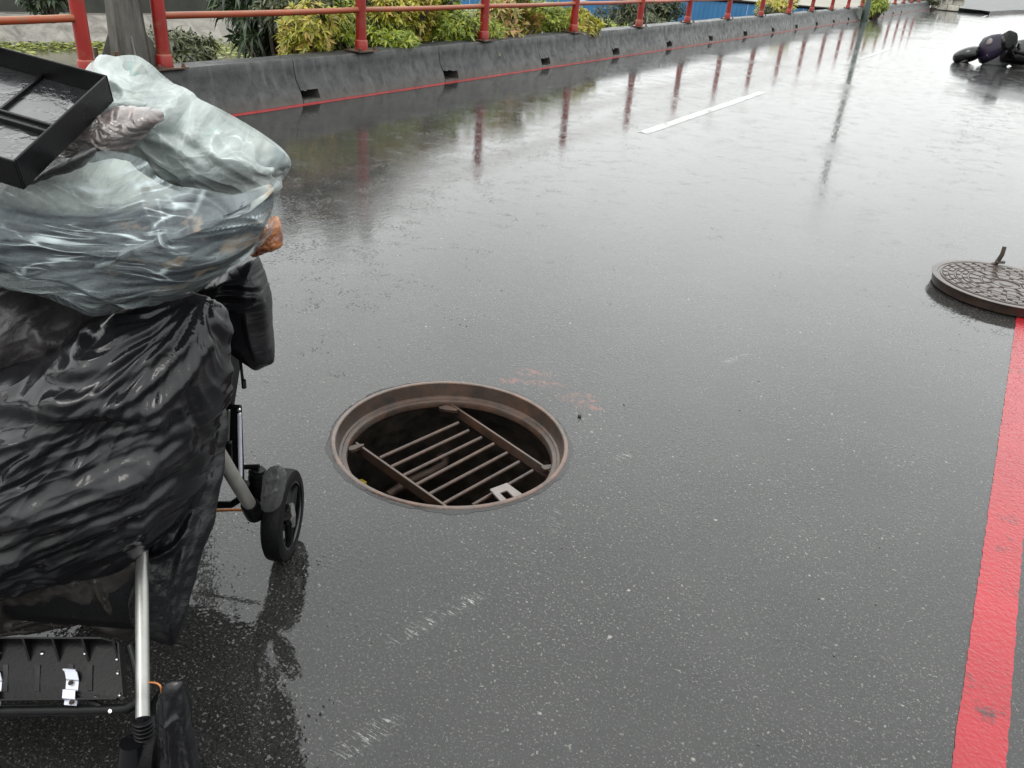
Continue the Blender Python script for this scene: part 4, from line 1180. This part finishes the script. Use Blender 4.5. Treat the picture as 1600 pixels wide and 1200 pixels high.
def front_black_bag():
    ol = [(-140, 640), (-60, 600), (0, 583), (60, 567), (115, 548), (165, 512), (215, 474), (245, 456), (290, 456), (335, 474), (354, 500), (363, 545), (356, 600), (343, 650), (326, 700), (300, 770), (262, 832), (200, 862), (130, 886), (60, 908), (0, 926), (-80, 945), (-150, 900), (-170, 760)]
    G = (322, 455)
    def disp(x, y):
        r = np.hypot(x-G[0], y-G[1]); th = np.arctan2(y-G[1], G[0]-x)
        uu = th*95+10*fbm(x/90, y/90, 2)
        fan = crumple(r, uu, 17, 21, .0, 12.0, .06)+.55*crumple(r, uu, 8, 22, .0, 18.0, .06)
        d = .019*(fan-.7)*np.clip(r/70, 0, 1)*np.clip(1.6-r/330, .7, 1)
        fine = ridged(th*19+.8*fbm(x/60, y/60, 2), r/150.0, 2, .5)
        d += .0*fine*np.clip(r/50, 0, 1)*np.exp(-(r/190)**2)
        dg = crumple(x+12*fbm(x/70, y/70, 2), y+12*fbm(x/70+5, y/70, 2), 24, 31, -.42, 6.5, .07)+.5*crumple(x, y+8*fbm(x/60, y/60, 2), 11, 32, -.36, 9.0, .07)
        d += .017*(dg-.7)*np.clip((y-590-.1*(150-x))/40, 0, 1)
        d += .022*fbm(x/140+5, y/110, 3)
        d += .0006*fbm(x/16, y/16, 3)
        S = [([(-60, 612), (60, 598), (150, 592), (232, 588), (290, 614)], 26, 9, .016),
             ([(0, 590), (111, 552), (165, 515), (216, 487), (255, 474)], 9, 22, .012),
             ([(-40, 765), (50, 745), (169, 714), (280, 677), (335, 636)], 30, 10, .020),
             ([(-40, 800), (60, 772), (170, 738), (262, 708)], 16, 7, .010),
             ([(-20, 660), (70, 622)], 6, 6, .006), ([(-20, 706), (60, 668), (118, 640)], 7, 6, .008), ([(90, 672), (178, 618)], 6, 5, .007),
             ([(0, 850), (90, 800), (190, 760), (300, 720)], 22, 12, .012), ([(20, 890), (120, 850), (220, 800), (290, 750)], 16, 10, .010),
             ([(265, 672), (285, 640), (295, 600)], 7, 7, .006),
             ([(130, 560), (200, 540), (270, 500)], 9, 7, .008), ([(150, 585), (230, 556), (300, 505)], 9, 6, .008), ([(215, 585), (275, 560), (325, 500)], 8, 6, .008), ([(270, 600), (315, 560), (345, 510)], 8, 6, .007)]
        for p, wl_, wr_, a in S: d = d+stroke(x, y, p, wl_, wr_, a*1.35)
        return d
    me = blob(ol, (120, 690), (1.30, .10, .05), .17, disp, 420, 190, .34, 2.6)
    m = black_plastic('black_bin_liner', (.006, .006, .007), .13, (1.0, 2.2, 1), 6, .22, .006)
    bag_thing('bin_bag', me, m, 'large crumpled black bin bag hanging at the front of the pushcart', 'bag', 'bags piled on the pushcart')
front_black_bag()

def left_dark_bag():
    ol = [(-150, 400), (-60, 402), (0, 412), (60, 432), (120, 458), (170, 476), (196, 492), (186, 520), (140, 560), (60, 610), (-40, 640), (-150, 620)]
    def disp(x, y):
        d = .010*ridged((y+.55*x)/60, (x-.5*y)/190, 3)+.01*fbm(x/90, y/90, 3)
        for p, a_, b_, c in (([(-30, 560), (40, 520), (75, 488), (100, 470)], 22, 16, .02), ([(-40, 450), (40, 455), (110, 475)], 14, 10, .012), ([(95, 480), (125, 500), (160, 505)], 7, 8, .012), ([(110, 470), (120, 520), (112, 560)], 6, 8, .008)):
            d = d+stroke(x, y, p, a_, b_, c)
        return d
    me = blob(ol, (20, 515), (1.36, .05, .0), .13, disp, 260, 100, .1)
    m = black_plastic('thin_dark_film', (.016, .014, .015), .3, (2, 2, 1), 8, .5, .010, .02)
    bag_thing('bin_bag', me, m, 'thin dark grey bag behind the large black bag at the left edge', 'bag', 'bags piled on the pushcart')
left_dark_bag()

def right_black_bag():
    ol = [(300, 452), (340, 432), (375, 412), (400, 401), (405, 402), (416, 436), (421, 450), (424, 500), (427, 545), (428, 563), (425, 567), (412, 574), (406, 576), (398, 571), (368, 548), (345, 520), (310, 500)]
    def disp(x, y):
        d = .003*ridged(y/34+.3*fbm(x/60, y/60, 2), x/160, 3)*np.clip((500-y)/60, .15, 1)+.006*fbm(x/70, y/70, 3)
        for p, c in (([(345, 440), (385, 430), (416, 440)], .007), ([(340, 452), (380, 446), (419, 452)], .006), ([(352, 466), (390, 466), (418, 458)], .006), ([(402, 420), (416, 470), (424, 560)], .006), ([(395, 470), (405, 520), (415, 560)], .004)):
            d = d+stroke(x, y, p, 6, 5, c)
        return d
    me = blob(ol, (380, 485), (1.56, .0, 0), .055, disp, 320, 110, .24, 5.0)
    o = bag_thing('bin_bag', me, black_plastic('black_bag_right', (.005, .005, .006), .2, (1, 3, 1), 8, .35, .006), 'small square black bag jutting out on the right of the load', 'bag', 'bags piled on the pushcart')
    root = o
    pts = [at_y(373, 545, 1.54), at_y(376, 566, 1.54), at_y(378, 585, 1.54), at_y(381, 606, 1.54)]
    s = Wm(MB().tube(pts, [.006, .0035, .0032, .0045], 8)).build('strap', M['fabric'], root, True)
    c0, c1 = at_y(380.5, 594, 1.535), at_y(381.5, 606, 1.535)
    Wm(MB().tube([c0, c1], .0055, 8)).build('buckle', M['gloss'], s, True)
right_black_bag()

def amber_bottle():
    p0, p1 = at_y(398, 396, 1.50), at_y(434, 362, 1.46)
    t = NT('amber_plastic'); c = t.coord('Object')
    t.set(Base_Color=t.mix(t.mapr(t.noise(c, 22, 4), .35, .65, 0, 1), (.10, .022, .006), (.42, .16, .05)), Roughness=.2, Coat_Weight=.5)
    ol = [(392, 398), (404, 372), (416, 344), (430, 338), (437, 344), (443, 378), (436, 388), (418, 394), (402, 400)]
    me = blob(ol, (420, 370), (1.47, 0, 0), .03, lambda x, y: .003*fbm(x/12, y/12, 3), 120, 40, .03, 3.2)
    bag_thing('amber_bottle', me, t.m, 'amber brown plastic bottle end poking out below the clear bag', 'bottle')
amber_bottle()

def clear_lower_bag():
    ol = [(-150, 300), (-60, 290), (0, 284), (60, 264), (125, 252), (180, 241), (216, 260), (265, 288), (330, 304), (400, 298), (436, 284), (441, 318), (428, 352), (412, 380), (394, 402), (350, 424), (300, 450), (240, 462), (165, 477), (110, 455), (50, 428), (0, 412), (-80, 392), (-150, 380)]
    def folds(x, y):
        v = y-.10*x+.00035*(x-200)**2*np.sign(x-200)*.4
        w = v+9*fbm(x/150, y/60, 2)
        d1, e1 = crumple(x, w, 26, 9, .06, 7.0, .2, .045); d2, e2 = crumple(x, w, 11, 4, .03, 9.0, .2, .08); _, e3 = crumple(x, w, 7.0, 14, .02, 20.0, .2, .10)
        d = .012*d1+.005*d2+.012*fbm(x/120, y/90, 3)-.013
        cr = .6*e1*np.clip(.5+1.5*fbm(x/80, y/30, 2), 0, 1)+.5*e2*np.clip(.35+1.6*fbm(x/90+9, y/22, 2), 0, 1)+.6*e3*np.clip(.35+1.8*fbm(x/100+2, y/26, 2), 0, 1)
        for p, a_, b_, c in (([(185, 244), (225, 275), (262, 312), (310, 340), (365, 352)], 7, 8, .009), ([(215, 262), (255, 290), (300, 330), (360, 352)], 5, 6, .004),
                             ([(-20, 335), (100, 332), (210, 345), (300, 352), (370, 356), (432, 330)], 10, 7, .014), ([(-40, 385), (60, 392), (140, 408), (190, 440)], 8, 6, .010),
                             ([(60, 366), (160, 385), (230, 420), (280, 448)], 8, 6, .009), ([(-20, 300), (70, 282), (150, 268), (205, 280)], 12, 9, .012),
                             ([(-40, 412), (30, 418), (90, 440), (150, 470)], 6, 6, .008), ([(396, 300), (420, 330), (405, 370)], 6, 8, .008)):
            d = d+stroke(x, y, p, a_, b_, c); cr = cr+.22*stroke(x, y, p, 1.6, 1.6, 1.0)
        return d, np.clip(cr, 0, 1)
    me = blob(ol, (190, 362), (1.46, -.12, .10), .125, folds, 560, 210, .40, 2.4)
    root = bag_thing('clear_bag', me, film_mat('clear_polythene', (.26, .30, .31), .04, .36, (.7, 14.0, 1), 2.4, .16), 'clear plastic bag stretched over dark clothes, below the milky white bag', 'bag', 'bags piled on the pushcart')
    c = np.array((190, 362)); ol2 = [tuple(c+(np.array(q)-c)*.975) for q in ol]
    me2 = blob(ol2, (190, 362), (1.46, -.12, .10), .108, lambda x, y: folds(x, y)[0]*.45+.010*fbm(x/40, y/26, 3)-.008, 300, 100, .38, 2.4)
    t = NT('damp_clothes'); u = t.coord('UV')
    n = t.noise(t.mapping(u, (1.2, 2.6, 1)), 2.6, 5, .6, .5); n2 = t.noise(t.mapping(u, (1.5, 3, 1)), 3.4, 3)
    cr = t.mix(t.mapr(n, .35, .62, 0, 1), (.003, .0045, .008), (.018, .026, .036))
    sp = t.new('ShaderNodeSeparateXYZ'); t.link(u, sp.inputs[0])
    top = t.mapr(t.math('ADD', sp.outputs[1], t.math('MULTIPLY', n, .12)), 1.0, 1.06, 1, 0)      # a pale garment lies uppermost
    cr = t.mix(top, cr, (.27, .30, .28))
    tan = t.math('MULTIPLY', t.mapr(n2, .56, .64, 0, .8), t.mapr(sp.outputs[0], .6, 1.0, 0, 1))
    cr = t.mix(tan, cr, (.22, .15, .09))
    t.set(Base_Color=cr, Roughness=.7, Normal=t.bump(t.noise(u, 60, 4), .4, .004))
    me2.materials.append(t.m); o2 = bpy.data.objects.new('clothes', me2); COL.objects.link(o2); child(o2, root)
clear_lower_bag()

def milky_upper_bag():
    ol = [(118, 150), (128, 112), (158, 92), (205, 84), (232, 96), (262, 122), (300, 147), (350, 172), (405, 204), (445, 234), (458, 257), (446, 280), (430, 300), (395, 318), (330, 330), (250, 330), (190, 305), (140, 255), (120, 205)]
    def folds(x, y):
        wx, wy = x+14*fbm(x/60, y/60, 2), y+14*fbm(x/60+7, y/60, 2)
        d1, e1 = crumple(wx, wy, 40, 3, .55, 2.2, .25, .05); d2, e2 = crumple(wx, wy, 18, 5, .7, 2.0, .25, .06); _, e3 = crumple(wx, wy, 10, 8, .6, 3.0, .2, .10)
        d = .030*d1+.010*d2+.014*fbm(x/110+3, y/90, 2)-.035
        cr = .55*e1*np.clip(.6+1.2*fbm(x/50, y/50, 2), 0, 1)+.4*e2*np.clip(.4+1.5*fbm(x/40+9, y/40, 2), 0, 1)+.5*e3*np.clip(.35+1.8*fbm(x/45+4, y/45, 2), 0, 1)
        for p, a_, b_, c in (([(150, 162), (210, 150), (262, 148), (300, 165)], 16, 12, .022), ([(165, 128), (205, 112), (235, 140), (245, 150)], 9, 9, .012),
                             ([(180, 240), (210, 205), (245, 178), (270, 170), (300, 178)], 12, 10, .024), ([(255, 170), (262, 185), (300, 200), (350, 235)], 8, 8, .012),
                             ([(300, 178), (350, 210), (400, 250), (430, 280)], 10, 9, .012), ([(340, 175), (390, 225), (440, 262)], 9, 8, .012),
                             ([(250, 282), (310, 300), (370, 300), (440, 270)], 10, 12, .022), ([(130, 120), (190, 130), (250, 150)], 7, 9, .010)):
            d = d+stroke(x, y, p, a_, b_, c); cr = cr+.2*stroke(x, y, p, 1.6, 1.6, 1.0)
        return d, np.clip(cr, 0, 1)
    me = blob(ol, (260, 215), (1.72, -.10, .12), .12, folds, 480, 180, .34, 2.3)
    root = bag_thing('milky_bag', me, film_mat('milky_polythene', (.29, .325, .315), .45, .9, (1.6, 2.2, 1), 2.0, .16), 'pale mint white translucent bag on top of the load', 'bag', 'bags piled on the pushcart')
    c = np.array((260, 215)); ol2 = [tuple(c+(np.array(q)-c)*.96) for q in ol]
    me2 = blob(ol2, (260, 215), (1.72, -.10, .12), .10, lambda x, y: folds(x, y)[0]*.6+.008*fbm(x/30, y/30, 3)-.006, 240, 80, .32, 2.3)
    t = NT('pale_contents'); u = t.coord('UV'); n = t.noise(u, 4.5, 4, .6)
    cr = t.mix(t.mapr(n, .4, .6, 0, 1), (.12, .145, .145), (.26, .28, .26)); cr = t.mix(t.mapr(t.noise(u, 3.1, 3, .5, 2), .58, .66, 0, .8), cr, (.09, .24, .20))
    cr = t.mix(t.mapr(t.noise(u, 5.7, 3), .60, .68, 0, .7), cr, (.13, .16, .18))
    t.set(Base_Color=cr, Roughness=.7)
    me2.materials.append(t.m); o2 = bpy.data.objects.new('contents', me2); COL.objects.link(o2); child(o2, root)
milky_upper_bag()

def cloth_bundle():
    ol = [(96, 230), (120, 196), (150, 180), (190, 172), (235, 171), (252, 178), (236, 200), (212, 222), (195, 243), (165, 250), (130, 250), (100, 258)]
    disp = lambda x, y: .006*ridged((y-.2*x)/22+.6*fbm(x/40, y/40, 2), x/60, 3, .6)+.008*fbm(x/45, y/45, 4)
    me = blob(ol, (170, 212), (1.43, -.05, .05), .05, disp, 240, 90, .06, 2.2)
    t = NT('crumpled_pink_grey'); u = t.coord('UV'); n = t.noise(t.mapping(u, (1, 2, 1)), 11, 6, .7, .6)
    t.set(Base_Color=t.mix(t.mapr(n, .35, .65, 0, 1), (.04, .036, .036), (.15, .12, .112)), Roughness=.4, Normal=t.bump(n, .6, .008), Coat_Weight=1.0, Coat_Roughness=.12)
    bag_thing('cloth_bundle', me, t.m, 'crumpled pinkish grey bundle between the black tray and the milky bag', 'bundle')
    ol = [(40, 290), (70, 268), (110, 248), (136, 234), (150, 232), (146, 246), (128, 260), (90, 274)]
    me = blob(ol, (110, 250), (1.27, -.05, .05), .03, lambda x, y: .004*fbm(x/25, y/25, 3), 160, 50, .03)
    bag_thing('black_rag', me, black_plastic('black_rag_mat', (.012, .012, .012), .4, (2, 2, 1), 10, .5), 'soft black strap under the right wall of the black tray', 'strap')
cloth_bundle()

def top_tray():
    # a shallow moulded tray lying on the load, right far corner at px (163,118)
    FR = at_y(163, 118, 1.36); NR = at_y(20, 249, 1.09); FL = at_y(-60, 58, 1.44)
    ex = (np.array(FL)-FR); ey = (np.array(NR)-FR)
    nrm = np.cross(ey, ex); nrm /= np.linalg.norm(nrm)
    if nrm[2] < 0: nrm = -nrm
    exn = ex/np.linalg.norm(ex); wid = .46; ln = np.linalg.norm(ey); eyn = ey/ln
    H = .038; c0 = W(FR)
    root = thing('black_tray', (c0.x, c0.y, c0.z-H), 'shallow black plastic tray lying on top of the load', 'tray')
    def P(u, v, h): return np.array(FR)+exn*u+eyn*v-nrm*(H-h)
    part = lambda mb, n, m=M['plastic'], par=root, bev=.0015: Wm(mb).build(n, m, par, False, bev)
    def slab(u0, v0, u1, v1, h0, h1, n, m=M['plastic']):
        v = [P(u, w, h) for h in (h0, h1) for (u, w) in ((u0, v0), (u1, v0), (u1, v1), (u0, v1))]
        return part(MB().add(v, [(3, 2, 1, 0), (4, 5, 6, 7), (0, 1, 5, 4), (1, 2, 6, 5), (2, 3, 7, 6), (3, 0, 4, 7)]), n, m)
    wet = NT('wet_tray_floor'); c = wet.coord('Object')
    n_ = wet.noise(c, 16, 4, .6, .5)
    wet.set(Base_Color=(.010, .010, .011), Roughness=wet.mapr(n_, .4, .6, .04, .3), Normal=wet.bump(wet.mapr(n_, .42, .58, 0, 1, True), .35, .004), Specular_IOR_Level=.5, Coat_Weight=.3, Coat_Roughness=.05)
    slab(0, 0, wid, ln, -.004, .004, 'floor', wet.m)
    slab(-.004, 0, 0, ln, -.006, H, 'side_wall'); slab(wid, 0, wid+.004, ln, -.006, H, 'side_wall')
    slab(-.004, -.004, wid+.004, 0, -.006, H, 'end_wall'); slab(-.004, ln, wid+.004, ln+.004, -.006, H, 'end_wall')
    slab(.0, .13, wid, .136, .004, .010, 'floor_rib'); slab(.0, .152, wid, .158, .004, .012, 'floor_rib')
    slab(.13, 0, .136, .13, .004, .010, 'floor_rib'); slab(.29, 0, .296, .13, .004, .010, 'floor_rib')
top_tray()

def lower_skirt():
    ol = [(232, 850), (262, 800), (300, 720), (335, 650), (350, 640), (353, 700), (346, 760), (332, 820), (312, 870), (300, 920), (286, 968), (272, 1006), (248, 1000), (215, 985), (205, 930)]
    disp = lambda x, y: .006*ridged((x+.35*y)/50, y/160, 3)+.006*fbm(x/60, y/60, 3)+stroke(x, y, [(330, 700), (310, 790), (285, 900), (268, 1000)], 6, 8, .010)+stroke(x, y, [(262, 830), (300, 790), (330, 740)], 6, 6, .010)+stroke(x, y, [(240, 870), (280, 850), (300, 820)], 6, 6, .012)
    me = blob(ol, (275, 860), (1.18, .42, .0), .02, disp, 260, 90, .02, 3.0)
    m = black_plastic('black_sheeting', (.005, .005, .006), .2, (2, 2, 1), 8, .4, .008)
    bag_thing('plastic_skirt', me, m, 'black plastic sheet hanging to a point beside the silver leg', 'sheet')
    ol = [(-140, 900), (-40, 918), (30, 905), (100, 885), (165, 862), (205, 868), (212, 930), (204, 996), (182, 988), (165, 962), (130, 974), (80, 983), (20, 990), (-60, 992), (-140, 990)]
    disp = lambda x, y: .006*ridged((y-.2*x)/60, x/150, 3)+.008*fbm(x/60, y/45, 3)+stroke(x, y, [(10, 975), (70, 962), (150, 950)], 6, 6, .008)+stroke(x, y, [(150, 890), (165, 930), (185, 960)], 6, 6, .010)
    me = blob(ol, (80, 940), (1.27, .08, .0), .012, disp, 260, 80, .012, 4.0)
    m = black_plastic('grey_clear_sheeting', (.016, .014, .012), .16, (2, 2, 1), 4, .3, .006, .012)
    bag_thing('plastic_flap', me, m, 'dull grey plastic flap bulging above the footrest plate', 'sheet')
lower_skirt()

def wheel_wraps():
    ol = [(250, 1086), (262, 1070), (284, 1067), (292, 1100), (302, 1150), (316, 1210), (322, 1260), (300, 1300), (262, 1300), (254, 1220), (250, 1150)]
    disp = lambda x, y: .004*ridged(x/26, y/70, 3)+.006*fbm(x/40, y/40, 3)+stroke(x, y, [(262, 1080), (275, 1140), (280, 1240)], 5, 5, .007)+stroke(x, y, [(286, 1075), (292, 1130), (310, 1220)], 4, 4, .006)+stroke(x, y, [(262, 1120), (285, 1105)], 4, 4, .006)
    me = blob(ol, (280, 1180), (.955, .02, 0), .022, disp, 200, 70, .03, 2.6)
    me.materials.append(black_plastic('wheel_wrap', (.005, .005, .006), .18, (2, 2, 1), 8, .4, .006))
    o = bpy.data.objects.new('wheel_wrap', me); COL.objects.link(o); child(o, CART)
    ol = [(412, 742), (424, 730), (440, 728), (447, 740), (444, 765), (436, 790), (420, 800), (408, 790)]
    disp = lambda x, y: .002*ridged(x/12+y/30, y/20, 3)+stroke(x, y, [(418, 748), (438, 742)], 3, 3, .004)+stroke(x, y, [(414, 772), (436, 760)], 3, 3, .004)
    me = blob(ol, (427, 765), (1.585, -.0, .0), .012, disp, 140, 50, .05, 2.4)
    me.materials.append(black_plastic('wheel_wrap_grey', (.05, .05, .05), .2, (2, 2, 1), 8, .4, .006))
    o = bpy.data.objects.new('wheel_wrap', me); COL.objects.link(o); child(o, CART)
wheel_wraps()

# ------------------------------------------------------------------ grit on the road
def grit():
    me = bpy.data.meshes.new('pebble'); bm = bmesh.new(); bmesh.ops.create_icosphere(bm, subdivisions=2, radius=1)
    for v in bm.verts: v.co *= 1+.25*math.sin(v.co.x*5+v.co.y*3)+random.uniform(-.1, .1)
    bm.to_mesh(me); bm.free(); me.materials.append(simple('dark_pebble', (.02, .018, .016), .5))
    g = W(at_z(906, 651, 0))
    o = place(me, 'pebble', Matrix.Translation((g.x, g.y, .005)) @ Matrix.Diagonal((.007, .0065, .0065, 1))); tag(o, 'small dark pebble lying right of the manhole', 'pebble')
    mb = MB()
    vs = [v.co.copy() for v in me.vertices]; fs = [tuple(p.vertices) for p in me.polygons]
    spots = [(1375, 855), (955, 437), (1012, 410), (1186, 596), (1156, 641), (784, 454), (815, 262), (607, 326), (492, 384), (975, 632), (1280, 935), (1110, 850), (1290, 560)]
    spots += [(random.uniform(520, 1480), random.uniform(380, 1190)) for _ in range(22)]
    for px, py in spots:
        g = W(at_z(px, py, 0)); s = random.uniform(.0015, .0032)
        if (g-MH).length < .45: continue
        mb.add([(g.x+v.x*s, g.y+v.y*s, s*.5+v.z*s*.7) for v in vs], fs)
    o = mb.build('road_grit', simple('grit', (.05, .045, .04), .5, 0, .8, 8), None, True); tag(o, 'scattered fine grit lying on the wet road', 'grit', None, 'stuff')
grit()
